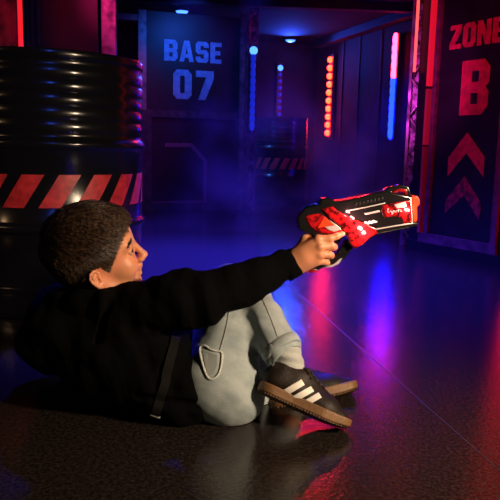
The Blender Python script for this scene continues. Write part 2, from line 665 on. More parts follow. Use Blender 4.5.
# left black wall boards behind the drum
lw_pl = Plane(tuple(P(60, 100, 4.2).xy), (1, .18))
s0, _ = lw_pl.sz(24, 60); s1, _ = lw_pl.sz(98, 60)
lw = empty('arena_panel', lw_pl.w((s0 + s1) / 2, 0), 'plain black wall panel standing behind the big drum', 'panel')
slab('board', lw_pl, s0, s1, 0, CEIL, .05, MAT['panel'], lw)
for px in (28, 33, 39):
    a, _ = lw_pl.sz(px, 30)
    slab('batten', lw_pl, a - .008, a + .008, 0, CEIL, .02, MAT['dark_steel'], lw, .012)
lm_pl = Plane(tuple(P(8, 100, 3.6).xy), (1, -.1))
s0, _ = lm_pl.sz(-70, 60); s1, _ = lm_pl.sz(17.5, 60)
o = slab('rough_panel', lm_pl, s0, s1, 0, CEIL, .06,
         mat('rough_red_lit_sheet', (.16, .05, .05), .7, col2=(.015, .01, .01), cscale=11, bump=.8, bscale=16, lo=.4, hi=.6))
tag(o, 'rough textured sheet at far left beside the red light strip', 'panel')

# ------------------------------------------------------------------ truss posts carrying lights
def truss(name, base, yaw, w, label, m, mdepth=None):
    """ladder truss column: four chords with diagonal lacing and a scuffed backing plate"""
    t = empty(name, base, label, 'post')
    mt = Matrix.Translation(base) @ Matrix.Rotation(yaw, 4, 'Z')
    d = mdepth or w
    b = MB()
    for a in (-1, 1):
        for c in (-1, 1):
            b.box((a * (w / 2 - .008), c * (d / 2 - .008), CEIL / 2), (.016, .016, CEIL), mt)
    b.build('chords', m, t)
    b = MB()
    n = 16
    for i in range(n):
        z0, z1 = CEIL * i / n, CEIL * (i + 1) / n
        sgn = 1 if i % 2 else -1
        for c in (-1, 1):
            b.tube([mt @ Vector((-sgn * w / 2 * .8, c * d / 2 * .9, z0)), mt @ Vector((sgn * w / 2 * .8, c * d / 2 * .9, z1))], .006, 6)
    b.build('lacing', m, t)
    MB().box((0, 0, CEIL / 2), (w - .02, .006, CEIL), mt).build('web_plate', MAT['truss'], t)
    return t


pa = P(250, 150, 6.02); pa.z = 0
truss('truss_post', pa, R(17), .085, 'lattice steel post lit blue beside the BASE panel', MAT['steel'])
pc = P(411.5, 200, 4.10); pc.z = 0
truss('truss_post', pc, R(-20), .105, 'lattice steel post glowing purple at the edge of the ZONE panel', MAT['steel'])

# ------------------------------------------------------------------ light strips
E = dict(
    blue=glow('blue_led', (.0006, .0032, 1.), 55), blue_hot=glow('blue_led_bright', (.035, .13, 1.), 5),
    bluedim=glow('blue_led_dim', (.006, .035, 1.), .5),
    red=glow('red_led', (1., .0135, .0034), 32), pink=glow('pink_led', (1., .014, .045), 30),
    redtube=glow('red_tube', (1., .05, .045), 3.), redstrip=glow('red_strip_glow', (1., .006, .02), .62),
    redfade=glow('red_strip_fade_low', (1., .004, .018), .05),
)


def led_strip(pl, px, y0, y1, n, rad, m, label, out=.03, hot=None, m2=None, split=None, bead=None):
    a, zt_ = pl.sz(px[0], y0); a2, zb = pl.sz(px[1], y1)
    a = (a + a2) / 2
    t = empty('led_strip', pl.w(a, zb, out), label, 'light strip')
    b = MB(); b.box((a, (zt_ + zb) / 2, out - rad * .9), (rad * 3.2, zt_ - zb + .04, rad * 1.2), pl.mat())
    b.build('channel', MAT['strip_housing'], t)
    for i in range(n):
        z = zt_ + (zb - zt_) * (i + .5) / n
        mm = m
        if hot and i == 0: mm = hot
        elif m2 and i >= split: mm = m2
        c = pl.w(a, z, out)
        b = MB()
        rr = rad * (1.5 if (hot and i == 0) else 1)
        hh = bead if (bead and not (hot and i == 0)) else rr
        prof = [(rr * math.sin(q), -hh * math.cos(q)) for q in np.linspace(.15, math.pi - .15, 9)]
        b.lathe(prof, 12, c)
        b.build('lamp', mm, t, smooth=True)
    return t


led_strip(farR_pl, (334.5, 331.5), 56, 137, 10, .033, E['red'], 'vertical row of ten orange-red lamps on the dark right wall', out=.05)
t = led_strip(farR_pl, (399.5, 396), 36, 137, 12, .027, E['pink'], 'light strip, white-pink at top and blue below, on the dark right wall',
              out=.05, m2=E['blue'], split=5, bead=.062)
pA_pl = Plane((pa.x, pa.y), (math.cos(R(17)), math.sin(R(17))))
led_strip(pA_pl, (250, 250), 48, 130, 11, .024, E['bluedim'], 'blue light strip with a bright top lamp on the lattice post by the BASE panel', out=.085, hot=E['blue_hot'], bead=.042)
led_strip(far_pl, (278.5, 277), 65, 150, 13, .022, E['bluedim'], 'blue light strip with a bright top lamp above the far drum', out=.05, hot=E['blue_hot'])


def tube_light(name, pts, rad, m, label, ends=True):
    t = empty(name, Vector(pts[-1]), label, 'light strip')
    MB().tube(pts, rad, 12).build('tube', m, t, smooth=True)
    d = (Vector(pts[0]) - Vector(pts[-1])).normalized()
    for p, s_ in ((Vector(pts[0]), 1), (Vector(pts[-1]), -1)):
        MB().tube([p, p + d * s_ * .03], rad * 1.25, 12).build('end_cap', MAT['strip_housing'], t)
    return t


q = P(415, 60, 3.93)
_t = P(414.2, 72, 3.93)
tube_light('tube_light', [(_t.x, 3.93, CEIL - .04), (_t.x, 3.93, _t.z)], .008, E['redtube'], 'slim red tube light on the purple lattice post')
q0 = lw_pl.sz(21, 48)
a = P(20.5, 30, 3.52)
tube_light('tube_light', [(a.x, 3.52, CEIL - .04), (a.x, 3.52, .35)], .013, glow('red_tube_left', (1., .015, .02), .9),
           'red strip light at far left above the big drum')

# ------------------------------------------------------------------ ZONE B panel
zl, _ = zone_pl.sz(424.5, 170); zr_, _ = zone_pl.sz(497.5, 174)
zb0 = zone_pl.sz(460, 249)[1]; zb1 = zone_pl.sz(460, 238.5)[1]
zend = zr_ + .9
zp = empty('arena_panel', zone_pl.w((zl + zr_) / 2, 0), 'black framed panel marked ZONE B with two red chevrons', 'panel')
slab('board', zone_pl, .02, zend, .0, CEIL, .05, MAT['panel'], zp)
fr = mat('dull_red_frame', (.16, .045, .06), .5, col2=(.06, .02, .03), cscale=20)
slab('frame_rail', zone_pl, zl, zr_ + .04, zb0, zb1, .03, fr, zp, .02)
slab('frame_stile', zone_pl, zr_, zr_ + .035, zb1, CEIL, .03, fr, zp, .02)
slab('frame_stile', zone_pl, zl + .04, zl + .07, zb1, CEIL, .03, fr, zp, .02)
slab('kick_plate', zone_pl, .02, zend, 0, .06, .03, MAT['black_plastic'], zp, .02)
zc = zone_pl.sz(428, 88)[1]; zd = zone_pl.sz(426, 145)[1]
slab('edge_light', zone_pl, zl, zl + .02, zc + .008, CEIL, .03, E['redstrip'], zp, .03)  # fade down the strip put in as stepped emission, weaker per segment
slab('edge_light', zone_pl, zl, zl + .02, zd, zc - .008, .03, glow('red_strip_fade_mid', (1., .006, .02), .17), zp, .03)
slab('edge_light', zone_pl, zl, zl + .02, zb1, zd - .01, .03, E['redfade'], zp, .03)
s0 = zone_pl.sz(450.5, 40)[0]; s1 = zone_pl.sz(505.5, 25)[0]
z0 = zone_pl.sz(450.5, 50)[1]; z1 = zone_pl.sz(453, 26)[1]
link('lettering', word('ZONE', zone_pl, s0, s1, z0, z1, .003), MAT['red_paint'], zp)
s0 = zone_pl.sz(461.3, 90)[0]; s1 = zone_pl.sz(489, 88)[0]
z0 = zone_pl.sz(460.3, 115.5)[1]; z1 = zone_pl.sz(463, 61.5)[1]
link('lettering', word('B', zone_pl, s0, s1, z0, z1, .003), MAT['red_paint'], zp)
ch1 = [(467.8, 132.6), (484.6, 156.6), (484, 177), (466.6, 153), (448, 176.4), (449, 157.5)]
ch2 = [(464.8, 176.4), (481.6, 204), (479.5, 220.5), (464.5, 195), (445.6, 213), (446.5, 199.5)]
link('chevron', px_shape(zone_pl, [ch1], .003, .003), MAT['red_paint'], zp)
link('chevron', px_shape(zone_pl, [ch2], .003, .003), MAT['worn_red'], zp)
# red tube further along that wall, just past the panel's stile
e = zone_pl.w(zr_ + .17, 0, .05)
tube_light('tube_light', [(e.x, e.y, CEIL - .06), (e.x, e.y, .1)], .02, glow('red_tube_side', (1., .01, .02), 3.5), 'red tube light at the outer right edge of the ZONE panel')

# ------------------------------------------------------------------ oil drums
def drum(name, c, rad, H, label, rot, n=96):
    t = empty(name, (c[0], c[1], 0), label, 'drum', 'black oil drums')
    h1, h2 = H * .66, H * .345
    prof = [(rad * .97, 0.0), (rad * 1.015, .004), (rad * 1.015, .022), (rad, .03)]

    def bead(z, hh, amt):
        return [(rad + amt * max(0, math.cos(q)), z + hh * q / (math.pi / 2)) for q in np.linspace(-math.pi / 2, math.pi / 2, 9)]
    zs = [(H * .11, .012, .004), (h2, .022, .013), (h1, .022, .013)]
    k = 5
    top = H - .045
    for i in range(k):
        z = h1 + .03 + (top - h1 - .03) * (i + .6) / (k + .15)
        zs.append((z, (top - h1) / k * .46, .0048))
    for z, hh, am in zs:
        prof += bead(z, hh, am)
    prof += [(rad, H - .03), (rad * 1.012, H - .026), (rad * 1.02, H - .018), (rad * 1.02, H - .004), (rad * 1.015, H), (rad * .985, H),
             (rad * .975, H - .012), (rad * .6, H - .014), (rad * .02, H - .014)]
    b = MB(); b.lathe(prof, n, (c[0], c[1], 0))
    b.build('shell', MAT['drum'], t, smooth=True, sharp=50)
    # hazard stripes: curved patches lying on the middle section
    z0, z1 = H * .425, H * .548
    b = MB()
    for i in range(18):
        a0 = rot + i * 2 * math.pi / 18
        m_, nz = 6, 6
        vs, fs = [], []
        for kk in range(nz + 1):
            for j in range(m_ + 1):
                an = a0 + R(12.2) * j / m_ + R(11.5) * kk / nz
                for rr in (rad - .001, rad + .0012):
                    vs.append((c[0] + rr * math.cos(an), c[1] + rr * math.sin(an), z0 + (z1 - z0) * kk / nz))
        w_ = 2 * (m_ + 1)
        for kk in range(nz):
            for j in range(m_):
                q = kk * w_ + j * 2
                fs.append((q + 1, q + 3, q + w_ + 3, q + w_ + 1))
            q = kk * w_
            fs.append((q, q + 1, q + w_ + 1, q + w_))
            q += 2 * m_
            fs.append((q, q + w_, q + w_ + 1, q + 1))
        for j in range(m_):
            fs.append((j * 2, j * 2 + 2, j * 2 + 3, j * 2 + 1))
            q = nz * w_ + j * 2
            fs.append((q, q + 1, q + 3, q + 2))
        b.add(vs, fs)
    tag(b.build('hazard_stripes', MAT['drum_red'], t), 'slanted red hazard stripes')
    b = MB()
    b.lathe([(.035, H - .014), (.035, H - .002), (.028, H + .0), (.001, H)], 20, (c[0] + rad * .6, c[1], 0))
    b.build('bung', MAT['dark_steel'], t)
    return t


dc = P(51, 180, 2.44)
DR = .335
DH = .88
drum('oil_drum', (dc.x, dc.y), DR, DH, 'large black ribbed drum with red hazard stripes, behind the person', R(0))
dc2 = P(278.5, 170, 6.9)
o = drum('oil_drum', (dc2.x, dc2.y), .285, .905, 'small distant black drum in blue haze below the far light strip', R(8), 64)

# ------------------------------------------------------------------ ceiling spotlights
def spot_fixture(px, py, label, m, lamp_col, power, target, ang=110, Yfix=None):
    d = ray(px, py)
    p = CAM + d * ((CEIL - .02 - CAMZ) / d.z) if Yfix is None else Vector(Yfix)
    t = empty('ceiling_spotlight', p, label, 'spotlight')
    MB().lathe([(.062, .019), (.062, -.006), (.056, -.008)], 24, p).build('housing', MAT['black_plastic'], t)
    prof = [(.056, -.007), (.05, -.018), (.032, -.026), (.002, -.029)]
    MB().lathe(prof, 24, p).build('lens', m, t, smooth=True)
    l = bpy.data.lights.new('spot', 'SPOT')
    l.energy = power; l.color = lamp_col; l.spot_size = R(ang); l.spot_blend = .6; l.shadow_soft_size = .04
    lo = bpy.data.objects.new('spot', l)
    COL.objects.link(lo)
    lo.location = p + Vector((0, 0, -.05))
    dd = Vector(target) - lo.location
    lo.rotation_euler = dd.to_track_quat('-Z', 'Y').to_euler()
    return t


BL = (.03, .08, 1.)
spot_fixture(182, 10.5, 'blue ceiling spotlight above the BASE lettering', E['blue_hot'], (.05, .2, 1.), 110, (-.4, 5.2, 0), 150)
spot_fixture(290.5, 39.5, 'blue ceiling spotlight above the far drum', E['blue_hot'], BL, 90, (.1, 4.6, 0), 150)
pr = CAM + ray(331, -22) * ((CEIL - .02 - CAMZ) / ray(331, -22).z)
spot_fixture(0, 0, 'red ceiling lamp above the middle of the floor', glow('red_lens', (1., .008, .012), 28), (1., .02, .05), 13,
             (.9, 3.2, 0), 140, pr)


def lamp(kind, name, loc, target, col, power, size=.3, ang=80, blend=.5):
    l = bpy.data.lights.new(name, kind)
    l.energy = power; l.color = col
    if kind == 'AREA':
        l.shape = 'DISK'; l.size = size
    else:
        l.shadow_soft_size = size
    if kind == 'SPOT':
        l.spot_size = R(ang); l.spot_blend = blend
    o = bpy.data.objects.new(name, l)
    COL.objects.link(o)
    o.location = loc
    o.rotation_euler = (Vector(target) - Vector(loc)).to_track_quat('-Z', 'Y').to_euler()
    return o


# warm key lamp right of the camera, blue lamp behind the camera, added blue fills at the back
lamp('SPOT', 'key_lamp', (1.18, .50, .84), (-.02, 1.42, .22), (1., .73, .48), 142, .08, 70, .9)
lamp('SPOT', 'warm_side_lamp', (-2.3, .6, 1.5), (-.7, 2.2, .5), (1., .6, .3), 10, .06, 50)
lamp('SPOT', 'blue_front_lamp', (.2, -.3, 1.7), (-.75, 2.4, .7), (.04, .12, 1.), 22, .05, 40, .6)
#lamp('AREA', 'blue_back_flood', (.15, 7.2, .6), (.0, 3.4, .0), (.05, .02, 1.), 2.5, 1.5)
for x_, y_, w_ in ((-.7, 3.2, 1700), (.0, 3.3, 1500), (-.5, 4.5, 850), (.0, 5.0, 220)):
    lamp('SPOT', 'blue_floor_fill', (x_, y_, 1.76), (x_, y_ - .25, 0), (.03, .025, 1.), w_, .08, 92, .8)  # unseen overhead spots added to turn the middle floor blue
lamp('SPOT', 'blue_sign_fill', (-.45, 5.45, 1.72), (-.66, 6.1, 1.3), (.02, .13, 1.), 26, .05, 105, .9)  # extra spot without a fixture, added to bring up the BASE lettering
lamp('SPOT', 'red_sheet_fill', (-1.25, 2.9, 1.7), (-1.5, 3.6, 1.35), (1., .02, .04), 16, .1, 70)  # unseen light added so the far-left sheet shows red
lamp('SPOT', 'magenta_post_lamp', (-.75, 3.7, 1.75), (-1.0, 4.6, 1.35), (1., .02, .20), 36, .05, 40, .6)
lamp('SPOT', 'red_zone_lamp', (.75, 2.4, 1.75), (1.25, 3.5, 1.1), (1., .03, .09), 40, .1, 60, .8)
lamp('SPOT', 'purple_column_fill', (.55, 3.2, .9), (1.0, 4.0, 1.0), (.6, .03, .5), 30, .05, 70, .8)  # added in mid-air to light the lattice post purple; no fixture

# ------------------------------------------------------------------ haze
def haze():
    b = MB()
    b.box((.1, 6.3, .915), (4.6, 3.8, 1.81))
    o = b.build('haze')
    m = bpy.data.materials.new('drifting_haze')
    n, l = nodes(m)
    n.remove(n['Principled BSDF'])
    v = n.new('ShaderNodeVolumePrincipled')
    v.inputs['Color'].default_value = (.8, .8, .9, 1)
    v.inputs['Anisotropy'].default_value = .35
    tc = n.new('ShaderNodeTexCoord')
    t = n.new('ShaderNodeTexNoise')
    t.inputs['Scale'].default_value = 2.1
    t.inputs['Detail'].default_value = 5
    t.inputs['Distortion'].default_value = .6
    l.new(tc.outputs['Object'], t.inputs['Vector'])
    mr = n.new('ShaderNodeMapRange')
    mr.inputs['From Min'].default_value = .46
    mr.inputs['From Max'].default_value = .66
    mr.inputs['To Min'].default_value = .0
    mr.inputs['To Max'].default_value = .30
    l.new(t.outputs['Fac'], mr.inputs['Value'])
    sx = n.new('ShaderNodeSeparateXYZ')
    l.new(tc.outputs['Object'], sx.inputs[0])
    hz = n.new('ShaderNodeMapRange')
    hz.inputs['From Min'].default_value = .1
    hz.inputs['From Max'].default_value = 1.15
    hz.inputs['To Min'].default_value = 1
    hz.inputs['To Max'].default_value = .06
    l.new(sx.outputs['Z'], hz.inputs['Value'])
    mu = n.new('ShaderNodeMath'); mu.operation = 'MULTIPLY'
    l.new(mr.outputs['Result'], mu.inputs[0]); l.new(hz.outputs['Result'], mu.inputs[1])
    xr = n.new('ShaderNodeMapRange')
    xr.interpolation_type = 'SMOOTHSTEP'
    xr.inputs['From Min'].default_value = -.75
    xr.inputs['From Max'].default_value = .05
    xr.inputs['To Min'].default_value = .08
    xr.inputs['To Max'].default_value = 1
    l.new(sx.outputs['X'], xr.inputs['Value'])
    m2 = n.new('ShaderNodeMath'); m2.operation = 'MULTIPLY'
    l.new(mu.outputs[0], m2.inputs[0]); l.new(xr.outputs['Result'], m2.inputs[1])
    l.new(m2.outputs[0], v.inputs['Density'])
    l.new(v.outputs['Volume'], n['Material Output'].inputs['Volume'])
    o.data.materials.append(m)
    tag(o, 'blue-lit haze drifting over the back of the floor', 'haze', kind='stuff')


haze()
# ================================================================== THE PERSON
def V3(p): return np.array(p, float)


def Pn(x, y, Y): return np.array(P(x, y, Y))


# head frame: x forward (face), y left, z up
HO = Pn(96.5, 256, 1.395)
yaw, pit, rol = R(13), R(15.5), R(15)
hf = V3((math.cos(yaw) * math.cos(pit), math.sin(yaw) * math.cos(pit), math.sin(pit)))
hl = V3((-math.sin(yaw), math.cos(yaw), 0))
hu = np.cross(hf, hl)
hl, hu = hl * math.cos(rol) + hu * math.sin(rol), hu * math.cos(rol) - hl * math.sin(rol)
HR = np.stack([hf, hl, hu], 1)
HS = .96


def H(x, y, z): return HO + HR @ (np.array((x, y, z)) * HS)


def shoe_matrix(heel, toe, roll):
    heel, toe = Vector(heel), Vector(toe)
    f = (toe - heel).normalized()
    l = Vector((0, 1, 0)); l = (l - f * l.dot(f)).normalized()
    u = f.cross(l)
    l2 = l * math.cos(roll) - u * math.sin(roll)
    u2 = u * math.cos(roll) + l * math.sin(roll)
    m = Matrix((f, l2, u2)).transposed().to_4x4()
    sc = (toe - heel).length / .229
    m = m @ Matrix.Scale(sc, 4)
    m.translation = heel + f * (.083 * sc)
    return m


SMR = shoe_matrix(P(256, 391, 1.30), P(347, 433, 1.275), R(24))
SML = shoe_matrix(P(271, 412, 1.42), P(358, 394, 1.49), R(34))
body = Field((-.66, 1.20, -.002), (.30, 1.76, .56), .0022)


def hc(a, b, r1, r2, k=.01, flat=None, op='add'):
    body.cone(H(*a), H(*b), r1 * HS, r2 * HS, k, flat, op)


def he(c, r, k=.01, op='add', rot=None):
    body.ell(H(*c), np.array(r) * HS, HR if rot is None else HR @ rot, k, op)


def head():
    he((-.010, 0, .036), (.094, .074, .078), .0)
    he((-.03, 0, .0), (.068, .064, .07), .02)
    he((.036, 0, -.026), (.047, .055, .076), .025)
    he((.040, 0, .040), (.045, .058, .05), .02)
    for s in (-1, 1):
        hc((-.012, s * .05, -.045), (.052, s * .020, -.090), .018, .014, .02)
        he((.056, s * .034, -.030), (.026, .024, .027), .015)
        hc((.078, s * .012, .021), (.069, s * .042, .022), .010, .010, .012)
    hc((.067, -.010, -.091), (.067, .010, -.091), .0165, .0165, .018)
    hc((.084, 0, .012), (.1015, 0, -.026), .0062, .0078, .008)           # nose
    he((.1025, 0, -.0285), (.0095, .009, .0082), .006)
    for s in (-1, 1):
        he((.094, s * .0105, -.033), (.0095, .0065, .0065), .005)
        he((.085, s * .031, .003), (.012, .016, .0105), .009, 'sub')
        he((.103, s * .006, -.0385), (.0035, .0028, .003), .002, 'sub')
    hc((.087, 0, -.040), (.085, 0, -.052), .0075, .0065, .01)
    hc((.0845, -.014, -.0535), (.0855, 0, -.052), .0045, .0060, .006)     # lips
    hc((.0845, .014, -.0535), (.0855, 0, -.052), .0045, .0060, .006)
    hc((.0815, -.012, -.0655), (.082, .012, -.0655), .0064, .0064, .007)
    hc((.0935, -.02, -.0592), (.0935, .02, -.0592), .0011, .0011, .002, None, 'sub')
    for s in (-1, 1):                                                   # eyelids
        for q in range(6):
            a0, a1 = -.9 + q * .3, -.9 + (q + 1) * .3
            f = lambda a, h: (.0795 - .0065 * abs(a) ** 1.6, s * (.0305 + .0145 * a), .003 + h * math.cos(a * 1.45))
            hc(f(a0, .0066), f(a1, .0066), .0026, .0026, .002)
            hc(f(a0, -.0058), f(a1, -.0058), .0022, .0022, .002)
    # ears
    for s in (-1, 1):
        c = V3((-.012, s * .0745, -.021)); es = .76
        eu, ef, eo = V3((-.22, 0, .975)), V3((.90, s * -.36, .20)), V3((.36, s * .92, .06))
        def ep(a, b, o=0): return tuple(c + (ef * a + eu * b + eo * o) * es)
        rot = np.stack([ef, eo, eu], 1)
        he(ep(0, .0, 0), (.0125, .0036, .0215), .004, 'add', rot)
        pts = [(.010, -.002, -.002), (.015, .010, .002), (.013, .022, .005), (.003, .0295, .007), (-.009, .027, .009),
               (-.016, .016, .010), (-.0165, .003, .009), (-.012, -.010, .007), (-.006, -.020, .004), (.001, -.027, .002), (.007, -.022, .0)]
        for i in range(len(pts) - 1):
            hc(ep(*pts[i]), ep(*pts[i + 1]), .0029 if i < 8 else .0045, .0029 if i < 7 else .0045, .002)
        ant = [(.004, .017, .004), (-.006, .010, .006), (-.008, -.002, .006), (-.002, -.013, .004)]
        for i in range(3):
            hc(ep(*ant[i]), ep(*ant[i + 1]), .0022, .0022, .002)
        he(ep(.003, -.003, .006), (.0058, .005, .0072), .003, 'sub', rot)
        hc(ep(.012, -.004, .001), ep(.010, -.010, .002), .0032, .003, .003)
    body.cone(H(-.022, 0, -.04), Pn(93, 312, 1.42), .046, .052, .02)


head()
# hidden trunk and limbs (inside the clothes)
spine = [Pn(95, 330, 1.43), Pn(120, 350, 1.425), Pn(160, 366, 1.41), Pn(205, 372, 1.41)]
body.chain(spine, [.07, .075, .075, .075], .03)
SHR, ELR, WRR = Pn(124, 314, 1.365), Pn(206, 297, 1.335), Pn(294.5, 262, 1.425)
body.cone(Pn(98, 318, 1.42), SHR, .06, .05, .03)
body.chain([SHR, ELR], [.042, .034], .01)
body.chain([ELR, Pn(255, 277, 1.375), WRR], [.034, .029, .0225], .01)
SHL, ELL, WRL = Pn(80, 325, 1.53), Pn(58, 352, 1.56), Pn(105, 372, 1.62)
body.cone(Pn(95, 325, 1.45), SHL, .06, .05, .03)
body.chain([SHL, ELL, WRL], [.042, .034, .024], .01)
HIR, KNR, ANR = Pn(218, 379, 1.37), Pn(242, 296, 1.455), Pn(282, 352, 1.335)
body.chain([HIR, KNR], [.07, .045], .02)
body.chain([KNR, ANR], [.040, .022], .01)
HIL, KNL, ANL = Pn(205, 366, 1.47), Pn(231, 288, 1.545), Pn(290, 390, 1.425)
body.chain([HIL, KNL], [.07, .045], .02)
body.chain([KNL, ANL], [.043, .027], .01)
# feet inside the shoes
for m_, an_ in ((SMR, ANR), (SML, ANL)):
    a0, a1, a2 = (V3(m_ @ Vector(p)) for p in ((-.025, 0, .062), (.0, 0, .038), (.085, 0, .028)))
    body.cone(an_, a0, .022, .022, .01); body.cone(a0, a1, .024, .02, .01); body.cone(a1, a2, .02, .012, .01)
    a3 = V3(m_ @ Vector((-.045, 0, .04))); body.cone(a0, a3, .02, .018, .01)

# the right hand round the grip
pal = dict(i=Pn(318, 239.5, 1.402), m=Pn(320, 247, 1.397), r=Pn(319.5, 254.5, 1.400), p=Pn(317, 261, 1.407))
wr = [Pn(296.5, 254, 1.417), Pn(297, 259, 1.412), Pn(297.5, 264, 1.412), Pn(299, 268.5, 1.418)]
for w_, k_, r1 in zip(wr, 'imrp', (.0165, .0165, .0165, .0135)):
    body.cone(w_, pal[k_], r1, .0105, .009)
body.cone(WRR, Pn(305, 257, 1.410), .0225, .019, .012)
body.chain([pal['i'], Pn(330, 238.5, 1.402), Pn(336.5, 236.3, 1.406), Pn(342.5, 233.8, 1.411)], [.0100, .0080, .0073, .0058], .004)
body.chain([pal['m'], Pn(331.5, 245.8, 1.404), Pn(334, 247, 1.428), Pn(329, 249, 1.466), Pn(322, 250, 1.474)], [.0098, .0084, .008, .0073, .0062], .0035)
body.chain([pal['r'], Pn(329, 254.6, 1.406), Pn(331, 255.5, 1.428), Pn(325, 257.5, 1.466), Pn(318, 258, 1.474)], [.0095, .008, .0077, .007, .006], .0035)
body.chain([pal['p'], Pn(325.5, 262, 1.411), Pn(327, 262.8, 1.430), Pn(321, 264.5, 1.464), Pn(315, 265, 1.472)], [.0086, .0072, .0069, .0064, .0056], .0035)
body.chain([Pn(300, 252, 1.42), Pn(306, 240, 1.425), Pn(312, 234.5, 1.452), Pn(321, 234.5, 1.486), Pn(329, 236, 1.490)], [.0155, .0125, .0092, .0082, .0066], .006)
for k_ in 'imr':                                                        # knuckle bumps
    body.ell(pal[k_] + V3((0, -.006, .001)), (.006, .005, .006), None, .006)
# left hand flat on the floor behind
for i in range(4):
    body.chain([WRL, WRL + V3((.035, .012 * i - .015, -.004)), WRL + V3((.085 - .006 * abs(i - 1), .018 * i - .024, -.012))], [.016, .011, .0065], .006)
body.chain([WRL, WRL + V3((.03, -.035, -.006)), WRL + V3((.05, -.045, -.01))], [.014, .009, .007], .006)

bv, bf = body.net()
bv = smooth_np(bv, bf, 1, .4)
loc = ((bv - HO) @ HR) / HS
lipm = (np.abs(loc[:, 1]) < .019) & (loc[:, 0] > .079) & (loc[:, 2] < -.0478) & (loc[:, 2] > -.0715) & \
       (loc[:, 2] > -.072 + .02 * (np.abs(loc[:, 1]) / .019) ** 2)
fm = lipm[bf].all(1)
person = link('person', mesh_np('person', bv, bf, [MAT['skin'], MAT['lip']], fm))
tag(person, 'child in black hoodie and pale jeans sitting back, aiming a red and black toy blaster', 'person')

# ---- eyes and brows
for s in (-1, 1):
    c = H(.0705, s * .0305, .003)
    b = MB()
    b.lathe([(.0118 * HS * math.sin(q), -.0118 * HS * math.cos(q)) for q in np.linspace(.02, math.pi - .02, 15)], 24, (0, 0, 0))
    o = b.build('eye', MAT['eyewhite'], person, smooth=True)
    gz = V3((.97, -.22, -.05)) if s < 0 else V3((.97, -.1, -.05))
    d = Vector(HR @ gz).normalized()
    m = d.to_track_quat('Z', 'Y').to_matrix().to_4x4(); m.translation = Vector(c)
    o.data.transform(m)
    b = MB()
    b.lathe([(.0060, .0100), (.0057, .0110), (.0035, .0120), (.0005, .01235)], 20, (0, 0, 0))
    o2 = b.build('iris', MAT['iris'], o, smooth=True)
    o2.data.transform(Matrix.Scale(HS, 4)); o2.data.transform(m)
    # brow: short hairs along the ridge
    b = MB()
    for i in range(240):
        t_ = rng.random()
        y_ = .012 + .036 * t_
        x_ = .0868 - .0135 * t_ ** 2
        p0 = V3((x_, s * y_, .0225 + .006 * math.sin(t_ * 2.6) + rng.normal() * .0019))
        e_ = p0 + V3((-.002, s * .009, .0012 - .004 * t_)) + rng.normal(size=3) * .0006
        b.tube([H(*p0), H(*((p0 + e_) / 2 + V3((.0012, 0, .0002)))), H(*e_)], [.0010, .0009, .0003], 4, False)
    b.build('eyebrow', MAT['brow'], person, smooth=True)
    b = MB()
    ps = [H(.0822 - .0065 * abs(a) ** 1.6, s * (.0305 + .0145 * a), .003 + .0054 * math.cos(a * 1.45)) for a in np.linspace(-.8, 1.05, 9)]
    b.tube(ps, [.0006] + [.0011] * 7 + [.0005], 6)
    b.build('eyelashes', MAT['brow'], person, smooth=True)

# ---- hair: a close cap and several thousand short strands
xb = [-.2, -.05, -.03, -.017, -.012, .004, .008, .017, .028, .042, .056, .070, .085]
zb_ = [-.072, -.066, -.048, -.022, .002, .002, -.010, -.022, -.004, .028, .045, .060, .084]
def hairline(L): return L[:, 2] - np.interp(L[:, 0], xb, zb_)
inhead = (np.abs(loc) < .14).all(1) & (loc[:, 2] > -.08)
earm = (np.abs(loc[:, 1]) > .0705) & (loc[:, 0] < .008) & (loc[:, 0] > -.034) & (loc[:, 2] < .004)
hl_ = np.where(inhead & ~earm, hairline(loc), -1)
sel = hl_ > -.004
keep = sel[bf].all(1)
hf_ = bf[keep]
used = np.unique(hf_)
mp = np.full(len(bv), -1); mp[used] = np.arange(len(used))
nrm = body.grad(bv[used])
lu = loc[used]
top = np.clip((lu[:, 2] - .01) / .07, 0, 1)
thick = np.interp(hl_[used], [-.004, .012, .04], [-.0012, .0018, .0035]) + .0045 * top * np.clip(1 - (lu[:, 0] - .03) / .05, .15, 1)
hv = bv[used] + nrm * thick[:, None]
hair = link('hair', mesh_np('hair_cap', hv, mp[hf_], [MAT['scalp']]), parent=person)
N = 18000
fi = rng.choice(len(hf_), N)
wts = rng.dirichlet((1, 1, 1, 1), N)
q = mp[hf_[fi]]
root = (hv[q] * wts[:, :, None]).sum(1)
rn = (nrm[q] * wts[:, :, None]).sum(1); rn /= np.linalg.norm(rn, axis=1, keepdims=True)
rl = ((root - HO) @ HR) / HS
dist = np.interp(np.clip((hl_[used][q] * wts).sum(1), -.004, .2), [-.004, 0, .03], [.3, .5, 1])
tp = np.clip((rl[:, 2] - .0) / .075, 0, 1)
cr = np.array((-.055, -.005, .098))
fl_ = rl - cr
fl_ += np.stack([.04 + .09 * tp, np.zeros(N), -.07 * (1 - tp)], 1)
fl_ = fl_ / np.linalg.norm(fl_, axis=1, keepdims=True) + rng.normal(size=(N, 3)) * .2
